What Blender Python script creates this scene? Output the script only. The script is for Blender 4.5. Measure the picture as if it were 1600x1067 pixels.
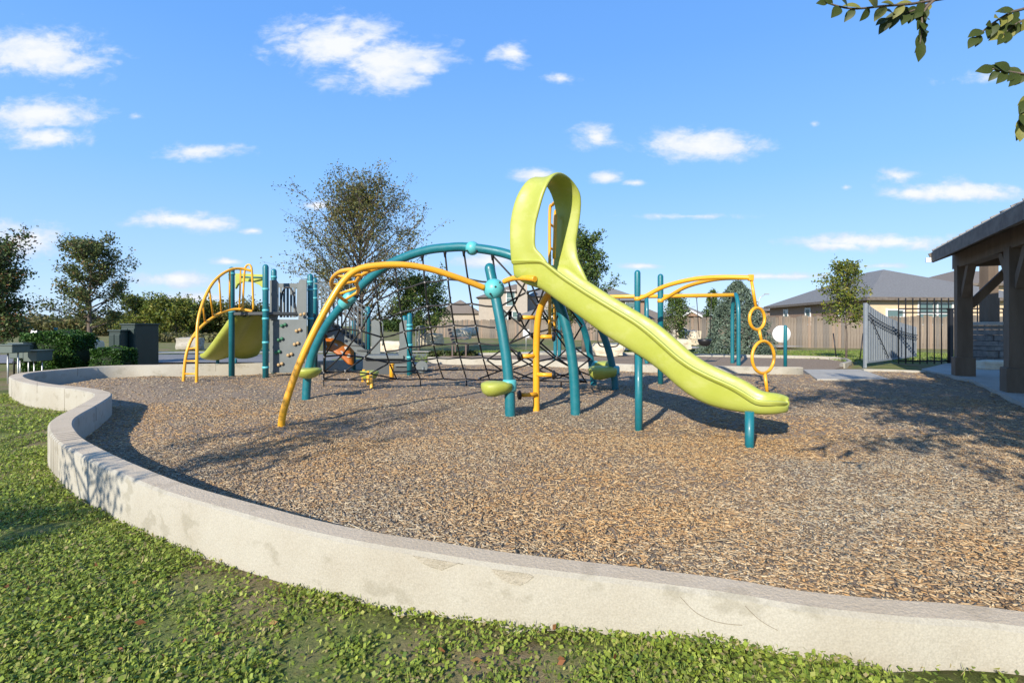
import bpy, bmesh, math, random
import numpy as np
from mathutils import Vector, Matrix, noise as mnoise
R = math.radians
scene = bpy.context.scene
for o in list(bpy.data.objects): bpy.data.objects.remove(o)
COL = scene.collection
# ------------------------------------------------------------------ camera
F = 800.0; HOR = 507.0; CAMZ = 1.05
cam = bpy.data.cameras.new('camera'); camo = bpy.data.objects.new('camera', cam); COL.objects.link(camo)
cam.sensor_width = 36; cam.lens = 18.0; cam.shift_y = -(533.5-HOR)/1600.0
cam.clip_start = 0.05; cam.clip_end = 2000
camo.location = (0, 0, CAMZ); camo.rotation_euler = (R(90), 0, 0)
scene.camera = camo
# ------------------------------------------------------------------ light
SUN_AZ = R(28.0); SUN_EL = R(27.5)          # light travels towards +Y turned 28 deg to +X
sun = bpy.data.lights.new('sun', 'SUN'); suno = bpy.data.objects.new('sun', sun); COL.objects.link(suno)
sun.energy = 5.0; sun.angle = R(0.5); sun.color = (1.0, 0.93, 0.82)
d = Vector((math.sin(SUN_AZ)*math.cos(SUN_EL), math.cos(SUN_AZ)*math.cos(SUN_EL), -math.sin(SUN_EL)))
suno.rotation_euler = d.to_track_quat('-Z', 'Y').to_euler()
SKY = 0.115
world = bpy.data.worlds.new('World'); scene.world = world; world.use_nodes = True
def build_world():
    nt = world.node_tree; nt.nodes.clear(); N = nt.nodes.new; L = nt.links.new
    out = N('ShaderNodeOutputWorld'); bg = N('ShaderNodeBackground'); bg.inputs[1].default_value = SKY
    sky = N('ShaderNodeTexSky'); sky.sky_type = 'NISHITA'; sky.sun_disc = False
    sky.sun_elevation = SUN_EL; sky.sun_rotation = R(208); sky.altitude = 100
    sky.air_density = 1.0; sky.dust_density = 0.35; sky.ozone_density = 2.0
    tc = N('ShaderNodeTexCoord'); sep = N('ShaderNodeSeparateXYZ'); L(tc.outputs['Generated'], sep.inputs[0])
    def M(op, a, b=None, clamp=False):
        n = N('ShaderNodeMath'); n.operation = op; n.use_clamp = clamp
        for i, v in enumerate((a, b)):
            if v is None: continue
            if isinstance(v, (int, float)): n.inputs[i].default_value = v
            else: L(v, n.inputs[i])
        return n.outputs[0]
    ay = M('MAXIMUM', M('ABSOLUTE', sep.outputs[1]), 0.05)
    u = M('DIVIDE', sep.outputs[0], ay); v = M('DIVIDE', sep.outputs[2], ay)
    cmb = N('ShaderNodeCombineXYZ'); L(u, cmb.inputs[0]); L(v, cmb.inputs[1]); L(sep.outputs[1], cmb.inputs[2])
    # cloud patches as directions on the sky: (centre, half size, density); mirrored behind the camera as well
    cl = [(60,85,105,42,1),(120,105,60,22,.8),(530,72,105,42,1.05),(600,98,95,44,1.05),(660,105,45,28,.8),(60,180,95,26,1),(70,215,75,20,.95),
          (318,236,75,20,.75),(270,343,75,15,1),(320,350,60,13,.95),(25,375,75,30,1.05),(803,84,42,26,.85),(876,123,30,12,.8),(935,213,38,22,.95),
          (1095,226,90,24,1.1),(1150,230,38,15,.85),(838,274,40,11,1),(948,278,32,11,.9),(993,286,28,7,.85),(1500,300,110,17,1.1),(1430,302,50,12,1),
          (1405,276,45,16,.75),(1370,378,135,13,1.1),(1310,384,70,9,1),(275,437,70,13,.95),(300,466,70,12,.85),(355,409,30,7,.9),(395,361,25,7,.8),
          (765,408,60,13,.9),(495,321,38,10,.85),(1000,416,40,7,.8),(1200,432,130,7,.8),(1540,122,120,22,.42),(1080,338,150,8,.5),(213,182,22,9,.4),
          (1273,194,18,9,.5),(1322,293,14,7,.55),(1250,432,60,6,.7),(1380,416,60,7,.6)]
    acc = None
    for (cx, cy, a, b, w) in cl:
        s = N('ShaderNodeVectorMath'); s.operation = 'SUBTRACT'; L(cmb.outputs[0], s.inputs[0]); s.inputs[1].default_value = ((cx-800)/F, (HOR-cy)/F, 0)
        m = N('ShaderNodeVectorMath'); m.operation = 'MULTIPLY'; L(s.outputs[0], m.inputs[0]); m.inputs[1].default_value = (F/a, F/b, 0)
        ln = N('ShaderNodeVectorMath'); ln.operation = 'LENGTH'; L(m.outputs[0], ln.inputs[0])
        k = M('SUBTRACT', w, ln.outputs['Value'])
        acc = k if acc is None else M('MAXIMUM', acc, k)
    def noise(sc, det, rough, src, dist=0):
        n = N('ShaderNodeTexNoise'); n.inputs['Scale'].default_value = sc; n.inputs['Detail'].default_value = det
        n.inputs['Roughness'].default_value = rough; n.inputs['Distortion'].default_value = dist; L(src, n.inputs['Vector']); return n.outputs['Fac']
    st = N('ShaderNodeVectorMath'); st.operation = 'MULTIPLY'; L(cmb.outputs[0], st.inputs[0]); st.inputs[1].default_value = (1, 1.9, 1)
    n1 = noise(11, 8, .62, st.outputs[0], .4)
    n2 = noise(30, 6, .6, st.outputs[0], .2)
    nn = M('ADD', M('MULTIPLY', M('SUBTRACT', n1, .5), 3.4), M('MULTIPLY', M('SUBTRACT', n2, .5), 1.7))
    field = M('ADD', M('ADD', M('MULTIPLY', acc, 1.55), .22), nn)
    mr = N('ShaderNodeMapRange'); mr.interpolation_type = 'SMOOTHSTEP'; L(field, mr.inputs[0])
    mr.inputs[1].default_value = -.15; mr.inputs[2].default_value = 1.35; mr.inputs[3].default_value = 0; mr.inputs[4].default_value = .95
    gate = M('GREATER_THAN', sep.outputs[2], 0.0)
    dens = M('MULTIPLY', mr.outputs[0], gate)
    thick = N('ShaderNodeMapRange'); L(M('ADD', acc, M('MULTIPLY', M('SUBTRACT', n2, .5), 1.5)), thick.inputs[0]); thick.inputs[1].default_value = .1; thick.inputs[2].default_value = .9
    cc = N('ShaderNodeMix'); cc.data_type = 'RGBA'; L(thick.outputs[0], cc.inputs[0])
    k = 1/SKY
    cc.inputs[6].default_value = (.50*k, .58*k, .74*k, 1); cc.inputs[7].default_value = (.70*k, .71*k, .74*k, 1)
    el = N('ShaderNodeValToRGB'); L(sep.outputs[2], el.inputs[0]); e = el.color_ramp; e.elements[0].position = 0.0; e.elements[0].color = (.40, .56, .76, 1)
    e.elements[1].position = .75; e.elements[1].color = (.07, .22, .62, 1)
    for ps, c in ((.10, (.28, .47, .76, 1)), (.26, (.17, .385, .76, 1)), (.46, (.11, .30, .71, 1))): q = e.elements.new(ps); q.color = c
    sc = N('ShaderNodeVectorMath'); sc.operation = 'SCALE'; L(el.outputs[0], sc.inputs[0]); sc.inputs['Scale'].default_value = 1.13/SKY
    sm = N('ShaderNodeMix'); sm.data_type = 'RGBA'; sm.inputs[0].default_value = .8; L(sky.outputs[0], sm.inputs[6]); L(sc.outputs[0], sm.inputs[7])
    mx = N('ShaderNodeMix'); mx.data_type = 'RGBA'; L(dens, mx.inputs[0]); L(sm.outputs[2], mx.inputs[6]); L(cc.outputs[2], mx.inputs[7])
    L(mx.outputs[2], bg.inputs[0]); L(bg.outputs[0], out.inputs[0])
build_world()
vs = scene.view_settings; vs.view_transform = 'Standard'; vs.look = 'None'; vs.exposure = 0.5; vs.gamma = 1.0; vs.use_curve_mapping = False

# ------------------------------------------------------------------ helpers
def P(px, py, z=0.0):
    Y = (CAMZ-z)*F/(py-HOR); return Vector(((px-800)/F*Y, Y, z))
def A(px, py, Y):
    return Vector(((px-800)/F*Y, Y, CAMZ-(py-HOR)*Y/F))
def AX(px, Y, z): return Vector(((px-800)/F*Y, Y, z))
def cr(pts, n=8, closed=False):
    pts = [Vector(p) for p in pts]; out = []; m = len(pts)
    segs = m if closed else m-1
    for i in range(segs):
        if closed: p0, p1, p2, p3 = pts[i-1], pts[i], pts[(i+1) % m], pts[(i+2) % m]
        else: p0, p1, p2, p3 = pts[max(i-1, 0)], pts[i], pts[i+1], pts[min(i+2, m-1)]
        for k in range(n):
            t = k/n
            out.append(.5*((2*p1)+(p2-p0)*t+(2*p0-5*p1+4*p2-p3)*t*t+(3*p1-p0-3*p2+p3)*t*t*t))
    if not closed: out.append(pts[-1])
    return out
def origin(o):
    v = Vector((0, 0, 0))
    while o is not None: v = v+o.location; o = o.parent
    return v
def link(o, parent=None):
    COL.objects.link(o)
    if parent is not None: o.parent = parent
    return o
def tag(o, label=None, cat=None, group=None, kind=None):
    if label: o['label'] = label
    if cat: o['category'] = cat
    if group: o['group'] = group
    if kind: o['kind'] = kind
    return o
def thing(name, label, cat, loc=(0, 0, 0), group=None):
    o = bpy.data.objects.new(name, None); o.location = loc; o.empty_display_size = .2; COL.objects.link(o); return tag(o, label, cat, group)
class MB:
    def __init__(s): s.v = []; s.f = []; s.sm = []
    def add(s, vs, fs, smooth=False):
        b = len(s.v); s.v += [tuple(v) for v in vs]
        for f in fs: s.f.append(tuple(b+i for i in f)); s.sm.append(smooth)
        return s
    def box(s, c, size, rz=0.0, rot=None):
        hx, hy, hz = size[0]/2, size[1]/2, size[2]/2
        m = rot if rot is not None else Matrix.Rotation(rz, 3, 'Z'); c = Vector(c)
        vs = [c+m @ Vector((x*hx, y*hy, z*hz)) for z in (-1, 1) for (x, y) in ((-1, -1), (1, -1), (1, 1), (-1, 1))]
        return s.add(vs, [(3, 2, 1, 0), (4, 5, 6, 7), (0, 1, 5, 4), (1, 2, 6, 5), (2, 3, 7, 6), (3, 0, 4, 7)])
    def beam(s, a, b, w, h, up=(0, 0, 1)):
        a = Vector(a); b = Vector(b); x = (b-a); ln = x.length; x.normalize(); y = Vector(up).cross(x)
        if y.length < 1e-4: y = Vector((0, 1, 0)).cross(x)
        y.normalize(); z = x.cross(y); m = Matrix((x, y, z)).transposed()
        return s.box((a+b)/2, (ln, w, h), rot=m)
    def tube(s, pts, r, n=12, caps=True, round_end=False):
        pts = [Vector(p) for p in pts]; rs = r if isinstance(r, (list, tuple)) else [r]*len(pts)
        if round_end:
            def cap(p, q, rr):
                dd = (p-q).normalized(); return [(p+dd*rr*math.sin(a), rr*math.cos(a)) for a in (R(30), R(55), R(75), R(88))]
            e = cap(pts[-1], pts[-2], rs[-1]); pts = pts+[x[0] for x in e]; rs = list(rs)+[max(x[1], .002) for x in e]
        t0 = (pts[1]-pts[0]).normalized(); nrm = t0.orthogonal().normalized(); vs = []; m = len(pts)
        for i, p in enumerate(pts):
            t = (pts[min(i+1, m-1)]-pts[max(i-1, 0)])
            if t.length < 1e-9: t = t0
            t = t.normalized(); nrm = (nrm-t*nrm.dot(t))
            if nrm.length < 1e-6: nrm = t.orthogonal()
            nrm.normalize(); b = t.cross(nrm)
            for k in range(n):
                a = 2*math.pi*k/n; vs.append(p+(nrm*math.cos(a)+b*math.sin(a))*rs[i])
        fs = [(i*n+k, i*n+(k+1) % n, (i+1)*n+(k+1) % n, (i+1)*n+k) for i in range(m-1) for k in range(n)]
        s.add(vs, fs, True)
        if caps:
            b = len(s.v)-len(vs)
            s.f.append(tuple(b+k for k in range(n))[::-1]); s.sm.append(False)
            s.f.append(tuple(b+(m-1)*n+k for k in range(n))); s.sm.append(False)
        return s
    def lathe(s, c, prof, n=20, axis=(0, 0, 1)):
        c = Vector(c); q = Vector(axis).to_track_quat('Z', 'Y').to_matrix(); vs = []
        for (r, z) in prof:
            for k in range(n):
                a = 2*math.pi*k/n; vs.append(c+q @ Vector((r*math.cos(a), r*math.sin(a), z)))
        m = len(prof); fs = [(i*n+k, i*n+(k+1) % n, (i+1)*n+(k+1) % n, (i+1)*n+k) for i in range(m-1) for k in range(n)]
        s.add(vs, fs, True); b = len(s.v)-len(vs)
        s.f.append(tuple(b+k for k in range(n))[::-1]); s.sm.append(True); s.f.append(tuple(b+(m-1)*n+k for k in range(n))); s.sm.append(True)
        return s
    def ball(s, c, r, n=16, sz=1.0):
        return s.lathe(c, [(max(r*math.cos(a), .001), r*sz*math.sin(a)) for a in [R(-90+180*i/10) for i in range(11)]], n)
    def poly(s, pts, thick, direction):
        """flat outline extruded by thick along direction"""
        pts = [Vector(p) for p in pts]; dd = Vector(direction).normalized()*thick; n = len(pts)
        vs = pts+[p+dd for p in pts]
        return s.add(vs, [tuple(range(n))[::-1], tuple(range(n, 2*n))]+[(i, (i+1) % n, n+(i+1) % n, n+i) for i in range(n)])
    def mesh(s, name, off=Vector((0, 0, 0))):
        me = bpy.data.meshes.new(name); me.from_pydata([(v[0]-off[0], v[1]-off[1], v[2]-off[2]) for v in s.v], [], s.f)
        me.polygons.foreach_set('use_smooth', s.sm); me.update(); return me
    def build(s, name, mat, parent=None, bevel=0, recalc=True):
        me = s.mesh(name, origin(parent) if parent is not None else Vector((0, 0, 0)))
        if recalc:
            bm = bmesh.new(); bm.from_mesh(me); bmesh.ops.recalc_face_normals(bm, faces=bm.faces); bm.to_mesh(me); bm.free()
        me.materials.append(mat); o = bpy.data.objects.new(name, me); link(o, parent)
        if bevel:
            b = o.modifiers.new('b', 'BEVEL'); b.width = bevel; b.segments = 2; b.limit_method = 'ANGLE'; b.angle_limit = R(40)
        return o
def np_mesh(name, V, Fq, mat, colors=None, parent=None, smooth=False):
    """V (n,3), Fq (m,4) numpy arrays -> mesh object quickly; colors per vertex"""
    me = bpy.data.meshes.new(name); V = np.asarray(V, np.float32); Fq = np.asarray(Fq, np.int32); k = Fq.shape[1]
    off = origin(parent) if parent is not None else Vector((0, 0, 0)); V = V-np.array(off, np.float32)
    me.vertices.add(len(V)); me.vertices.foreach_set('co', V.ravel())
    me.loops.add(Fq.size); me.loops.foreach_set('vertex_index', Fq.ravel())
    me.polygons.add(len(Fq)); me.polygons.foreach_set('loop_start', np.arange(0, Fq.size, k, dtype=np.int32))
    try: me.polygons.foreach_set('loop_total', np.full(len(Fq), k, np.int32))
    except Exception: pass
    if colors is not None:
        at = me.color_attributes.new('Col', 'FLOAT_COLOR', 'POINT'); c = np.ones((len(V), 4), np.float32); c[:, :3] = colors; at.data.foreach_set('color', c.ravel())
    if smooth: me.polygons.foreach_set('use_smooth', np.ones(len(Fq), bool))
    me.update(calc_edges=True); me.validate(); me.materials.append(mat)
    o = bpy.data.objects.new(name, me); return link(o, parent)
def inside(poly, X, Y):
    r = np.zeros(X.shape, bool); n = len(poly)
    for i in range(n):
        x0, y0 = poly[i][0], poly[i][1]; x1, y1 = poly[(i+1) % n][0], poly[(i+1) % n][1]
        c = ((y0 > Y) != (y1 > Y)) & (X < (x1-x0)*(Y-y0)/((y1-y0) if y1 != y0 else 1e-9)+x0); r ^= c
    return r
# ------------------------------------------------------------------ materials
def mat(name, col, rough=.6, col2=None, nscale=4, bump=0, bscale=40, spec=.5, coat=0, attr=False, detail=6, contrast=(.35, .65), metal=0, stretch=None, trans=0):
    m = bpy.data.materials.new(name); m.use_nodes = True; nt = m.node_tree; N = nt.nodes.new; L = nt.links.new
    b = nt.nodes['Principled BSDF']; b.inputs['Roughness'].default_value = rough; b.inputs['Base Color'].default_value = (*col, 1)
    b.inputs['Specular IOR Level'].default_value = spec; b.inputs['Metallic'].default_value = metal
    if coat: b.inputs['Coat Weight'].default_value = coat; b.inputs['Coat Roughness'].default_value = .15
    tc = N('ShaderNodeTexCoord'); src = tc.outputs['Object']
    if stretch:
        mp = N('ShaderNodeMapping'); mp.inputs['Scale'].default_value = stretch; L(src, mp.inputs[0]); src = mp.outputs[0]
    cs = None
    if attr:
        a = N('ShaderNodeAttribute'); a.attribute_name = 'Col'; cs = a.outputs['Color']
    if col2 is not None:
        n = N('ShaderNodeTexNoise'); n.inputs['Scale'].default_value = nscale; n.inputs['Detail'].default_value = detail; n.inputs['Roughness'].default_value = .6; L(src, n.inputs['Vector'])
        mr = N('ShaderNodeMapRange'); L(n.outputs['Fac'], mr.inputs[0]); mr.inputs[1].default_value = contrast[0]; mr.inputs[2].default_value = contrast[1]
        mx = N('ShaderNodeMix'); mx.data_type = 'RGBA'; L(mr.outputs[0], mx.inputs[0]); mx.inputs[6].default_value = (*col, 1); mx.inputs[7].default_value = (*col2, 1)
        if cs is not None:
            mu = N('ShaderNodeMix'); mu.data_type = 'RGBA'; mu.blend_type = 'MULTIPLY'; mu.inputs[0].default_value = 1; L(cs, mu.inputs[6]); L(mx.outputs[2], mu.inputs[7]); cs = mu.outputs[2]
        else: cs = mx.outputs[2]
    if cs is not None: L(cs, b.inputs['Base Color'])
    if bump:
        n2 = N('ShaderNodeTexNoise'); n2.inputs['Scale'].default_value = bscale; n2.inputs['Detail'].default_value = 8; n2.inputs['Roughness'].default_value = .65; L(src, n2.inputs['Vector'])
        bp = N('ShaderNodeBump'); bp.inputs['Strength'].default_value = bump; bp.inputs['Distance'].default_value = .02; L(n2.outputs['Fac'], bp.inputs['Height']); L(bp.outputs[0], b.inputs['Normal'])
    if trans:
        t = N('ShaderNodeBsdfTranslucent'); ms = N('ShaderNodeMixShader'); ms.inputs[0].default_value = trans
        if cs is not None: L(cs, t.inputs[0])
        else: t.inputs[0].default_value = (*col, 1)
        out = nt.nodes['Material Output']; L(b.outputs[0], ms.inputs[1]); L(t.outputs[0], ms.inputs[2]); L(ms.outputs[0], out.inputs[0])
    return m
def scuff(m, c, sc):
    nt = m.node_tree; N = nt.nodes.new; L = nt.links.new; b = nt.nodes['Principled BSDF']; src = b.inputs['Base Color'].links[0].from_socket; tc = N('ShaderNodeTexCoord'); mp = N('ShaderNodeMapping'); mp.inputs['Scale'].default_value = (1, 2.2, 2.2); mp.inputs['Rotation'].default_value = (0, .5, -.52); L(tc.outputs['Object'], mp.inputs[0])
    n = N('ShaderNodeTexNoise'); n.inputs['Scale'].default_value = sc; n.inputs['Detail'].default_value = 9; n.inputs['Roughness'].default_value = .7; L(mp.outputs[0], n.inputs['Vector']); mr = N('ShaderNodeMapRange'); L(n.outputs['Fac'], mr.inputs[0]); mr.inputs[1].default_value = .52; mr.inputs[2].default_value = .72; mr.inputs[4].default_value = .45
    mx = N('ShaderNodeMix'); mx.data_type = 'RGBA'; L(mr.outputs[0], mx.inputs[0]); L(src, mx.inputs[6]); mx.inputs[7].default_value = (*c, 1); L(mx.outputs[2], b.inputs['Base Color'])
    rr = N('ShaderNodeMapRange'); L(n.outputs['Fac'], rr.inputs[0]); rr.inputs[1].default_value = .35; rr.inputs[2].default_value = .7; rr.inputs[3].default_value = .32; rr.inputs[4].default_value = .6; L(rr.outputs[0], b.inputs['Roughness'])
TEAL = mat('teal_paint', (.005, .125, .155), .38, (.008, .155, .185), 3, .02, 60, coat=.15)
AQUA = mat('aqua_casting', (.085, .40, .42), .42, (.11, .46, .47), 5)
YEL = mat('yellow_paint', (.80, .385, .018), .35, (.75, .35, .016), 4, coat=.15)
LIME = mat('lime_plastic', (.33, .365, .045), .40, (.40, .425, .085), 1.6, .03, 25, contrast=(.3, .7))
scuff(LIME, (.46, .46, .16), 4.0); scuff(YEL, (.62, .33, .06), 7.0); scuff(TEAL, (.03, .16, .18), 7.0)
GREY = mat('grey_panel', (.115, .13, .125), .55, (.135, .15, .145), 6, .05, 120)
DGREY = mat('deck_grey', (.06, .065, .065), .6)
ORANGE = mat('orange_plastic', (.44, .125, .008), .4, (.38, .10, .006), 4)
BLACK = mat('black_rubber', (.012, .012, .013), .45)
ROPE = mat('black_rope', (.02, .019, .018), .75)
CLIP = mat('silver_connector', (.5, .5, .48), .4, metal=.5)
HOLDT = mat('tan_hold', (.42, .28, .13), .6)
HOLDG = mat('green_hold', (.03, .14, .07), .6)
def concrete(name, c1, c2, stain, streak=True):
    m = mat(name, c1, .85, c2, 2.2, .35, 70, spec=.25, contrast=(.3, .7)); nt = m.node_tree; N = nt.nodes.new; L = nt.links.new
    b = nt.nodes['Principled BSDF']; src = b.inputs['Base Color'].links[0].from_socket
    tc = N('ShaderNodeTexCoord'); mp = N('ShaderNodeMapping'); mp.inputs['Scale'].default_value = (1, 1, 1.5); L(tc.outputs['Object'], mp.inputs[0])
    n = N('ShaderNodeTexNoise'); n.inputs['Scale'].default_value = 5.5; n.inputs['Detail'].default_value = 5; n.inputs['Roughness'].default_value = .55; L(mp.outputs[0], n.inputs['Vector'])
    mr = N('ShaderNodeMapRange'); L(n.outputs['Fac'], mr.inputs[0]); mr.inputs[1].default_value = .57; mr.inputs[2].default_value = .64; mr.inputs[4].default_value = .5
    mx = N('ShaderNodeMix'); mx.data_type = 'RGBA'; L(mr.outputs[0], mx.inputs[0]); L(src, mx.inputs[6]); mx.inputs[7].default_value = (*stain, 1)
    n3 = N('ShaderNodeTexNoise'); n3.inputs['Scale'].default_value = 160; n3.inputs['Detail'].default_value = 3; L(tc.outputs['Object'], n3.inputs['Vector'])
    mr3 = N('ShaderNodeMapRange'); L(n3.outputs['Fac'], mr3.inputs[0]); mr3.inputs[1].default_value = .3; mr3.inputs[2].default_value = .7; mr3.inputs[3].default_value = .86; mr3.inputs[4].default_value = 1.08
    mu = N('ShaderNodeMix'); mu.data_type = 'RGBA'; mu.blend_type = 'MULTIPLY'; mu.inputs[0].default_value = 1; L(mx.outputs[2], mu.inputs[6]); L(mr3.outputs[0], mu.inputs[7])
    L(mu.outputs[2], b.inputs['Base Color']); return m
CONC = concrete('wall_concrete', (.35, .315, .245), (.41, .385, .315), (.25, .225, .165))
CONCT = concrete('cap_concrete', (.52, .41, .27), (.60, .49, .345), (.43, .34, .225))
SLAB = concrete('slab_concrete', (.36, .33, .27), (.42, .39, .33), (.30, .275, .22))
ROADM = mat('asphalt', (.16, .155, .15), .9, (.2, .195, .185), 3, .2, 90)
LAWN = mat('lawn', (.115, .15, .035), .95, (.19, .18, .07), .9, .6, 45, spec=.1, detail=10)
SOIL = mat('soil', (.16, .11, .065), .95, (.26, .19, .12), 5, .6, 60, spec=.1)
MULCH = mat('mulch_base', (.19, .138, .092), .95, (.33, .255, .18), 45, .6, 55, spec=.1, detail=8, contrast=(.35, .68))
CHIP = mat('wood_chip', (.9, .9, .9), .9, (1.1, 1.1, 1.1), 60, .2, 200, spec=.15, attr=True)
LEAF = mat('leaf', (.9, .9, .9), .55, (1.1, 1.1, 1.1), 9, spec=.3, attr=True, trans=.25)
BARK = mat('bark', (.085, .065, .05), .95, (.15, .12, .095), 14, .6, 50, stretch=(1, 1, .3))
WOOD = mat('fence_wood', (.17, .135, .10), .9, (.26, .215, .17), 7, .3, 60, stretch=(1, 1, .12), spec=.2)
WOOD2 = mat('fence_wood_grey', (.125, .108, .09), .9, (.20, .175, .148), 7, .3, 60, stretch=(1, 1, .12), spec=.2)
WOOD3 = mat('fence_wood_warm', (.23, .165, .115), .9, (.29, .22, .165), 7, .3, 60, stretch=(1, 1, .12), spec=.2)
TIMBER = mat('pavilion_timber', (.11, .078, .05), .8, (.155, .112, .075), 6, .25, 50, stretch=(1, 1, .2))
TIMB2 = mat('pavilion_fascia', (.11, .085, .065), .8, (.18, .15, .12), 6, .25, 50)
METROOF = mat('standing_seam', (.16, .155, .15), .55, metal=.4)
IRON = mat('black_iron', (.012, .012, .014), .45)
GATEM = mat('grey_mesh_screen', (.20, .225, .245), .6, (.24, .265, .285), 8)
SHING = mat('shingles', (.135, .13, .12), .95, (.20, .195, .18), 9, .5, 50, stretch=(1, 1, 3))
SHINB = mat('brown_shingles', (.15, .12, .09), .95, (.2, .165, .13), 9, .5, 50)
STUC = mat('beige_stucco', (.58, .44, .28), .9, (.63, .485, .315), 3, .1, 90)
SIDING = mat('taupe_siding', (.36, .31, .25), .85, (.40, .345, .28), 3, .1, 60)
BRICK = mat('brown_brick', (.22, .13, .085), .9, (.34, .235, .165), 22, .3, 80)
TRIM = mat('white_trim', (.7, .69, .66), .6)
GLASS = mat('window_glass', (.10, .16, .15), .08, spec=.8)
LIME_ST = mat('limestone', (.56, .47, .33), .9, (.68, .60, .45), 6, .6, 25, spec=.2)
CABG = mat('dark_green_steel', (.005, .021, .018), .5, (.008, .028, .024), 3)
PALEG = mat('pale_green_box', (.10, .125, .108), .5)
WHITE = mat('white_paint', (.75, .75, .72), .5)
BROWNM = mat('brown_bench', (.12, .085, .07), .7)
STONEV = mat('ledgestone', (.13, .125, .115), .9, (.24, .225, .2), 8, .5, 30)
# ------------------------------------------------------------------ retaining wall, play area outline
ZT = .16
inner_px = [(1600,952),(1375,932),(1240,918),(1150,903),(1000,884),(800,861),(687,844),(594,830),(500,811),(400,785),(309,760),(253,740),(197,717),(157,698),(132,684),(120,672),(115,661),(122,650),(150,634),(169,622),(175,616),(169,611),(135,605),(84,600),(53,594),(41,590),(37,587),(42,584),(59,581),(101,577),(152,573),(202,571),(270,570)]
wi = [P(x, y, ZT) for x, y in inner_px]
wi = [Vector((6.5, -.2, ZT)), Vector((4.2, .62, ZT)), Vector((2.6, 1.22, ZT))]+wi+[Vector((-5.28, 12.07, ZT)), Vector((-3.5, 13.3, ZT))]
wl = cr(wi, 5)
# drop nearly coincident samples
w2 = [wl[0]]
for p in wl[1:]:
    if (p-w2[-1]).length > .05: w2.append(p)
wl = w2
def offset_line(line, th):
    out = []
    for i, p in enumerate(line):
        t = (line[min(i+1, len(line)-1)]-line[max(i-1, 0)]); t.z = 0; t.normalize()
        nrm = Vector((-t.y, t.x, 0))          # walking right to left along the front: left side = towards the camera
        q = th(p) if callable(th) else th
        out.append(p+nrm*q)
    return out
def wth(p): return .125+.06*min(max((p.y-2.2)/3, 0), 1)
wo = offset_line(wl, wth)
def gz(x, y):
    near = np.interp(x, [-8, -4, -.5, 1.5, 5], [-.2, -.165, -.085, .03, .05]); mid = np.interp(x, [-10, -6, 2, 6], [-.2, -.14, -.03, -.03]); far = -.3
    a = np.clip((y-5)/5, 0, 1); z = near*(1-a)+mid*a; b = np.clip((y-15)/11, 0, 1); return z*(1-b)+far*b
low_px = [(668,558),(860,563.5),(1000,570),(1255,574)]
lw = cr([P(x, y, ZT) for x, y in low_px], 5)
ramp = [P(1255,577,.03), P(1347,577,.03), P(1390,592,.03), P(1277,592,.03)]
slab_edge = [P(1440,580,.0), P(1520,598,.0), P(1600,637,.0), Vector((5.0, 4.0, 0)), Vector((5.2, 2.5, 0)), Vector((6.5, 1.2, 0)), Vector((6.5, -.2, 0))]
PLAY = [(p.x, p.y) for p in wl]+[(p.x, p.y) for p in lw]+[(ramp[1].x, ramp[1].y), (P(1350,578,0).x, P(1350,578,0).y)]+[(p.x, p.y) for p in slab_edge]
SWING = [(p.x, p.y) for p in reversed(lw)]+[P(690,555.5,-.03)[:2], P(960,554,-.03)[:2], P(1100,557,-.03)[:2], P(1290,561,-.03)[:2], P(1330,567,-.03)[:2], P(1318,573,-.03)[:2]]
SWING = [(a, b) for a, b in SWING]
def ground():
    xs = np.unique(np.concatenate([np.linspace(-400, -30, 12), np.linspace(-30, -9, 22), np.linspace(-9, 7, 110), np.linspace(7, 30, 24), np.linspace(30, 400, 12)]))
    ys = np.unique(np.concatenate([np.linspace(-60, -3, 8), np.linspace(-3, 15, 120), np.linspace(15, 40, 26), np.linspace(40, 500, 14)]))
    X, Y = np.meshgrid(xs, ys); Z = gz(X, Y)
    ins = inside(PLAY, X, Y) | inside(SWING, X, Y)
    Z = np.where(ins, Z-.35, Z)+.006*np.sin(X*3.1+Y*2.3)*np.cos(Y*2.7-X)
    V = np.stack([X.ravel(), Y.ravel(), Z.ravel()], 1); nx = len(xs); ny = len(ys)
    i, j = np.meshgrid(np.arange(nx-1), np.arange(ny-1)); a = (j*nx+i).ravel(); Fq = np.stack([a, a+1, a+nx+1, a+nx], 1)
    o = np_mesh('ground', V, Fq, LAWN, smooth=True); tag(o, kind='structure'); return o
GROUND = ground()
# lawn material: patches of bare soil with a shape of their own
def lawn_soil():
    nt = LAWN.node_tree; N = nt.nodes.new; L = nt.links.new; b = nt.nodes['Principled BSDF']; src = b.inputs['Base Color'].links[0].from_socket
    tc = N('ShaderNodeTexCoord'); n = N('ShaderNodeTexNoise'); n.inputs['Scale'].default_value = 1.1; n.inputs['Detail'].default_value = 6; n.inputs['Roughness'].default_value = .65; L(tc.outputs['Object'], n.inputs['Vector'])
    mr = N('ShaderNodeMapRange'); L(n.outputs['Fac'], mr.inputs[0]); mr.inputs[1].default_value = .47; mr.inputs[2].default_value = .60; mr.inputs[4].default_value = .85
    mx = N('ShaderNodeMix'); mx.data_type = 'RGBA'; L(mr.outputs[0], mx.inputs[0]); L(src, mx.inputs[6]); mx.inputs[7].default_value = (.23, .165, .10, 1); L(mx.outputs[2], b.inputs['Base Color'])
lawn_soil()
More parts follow.
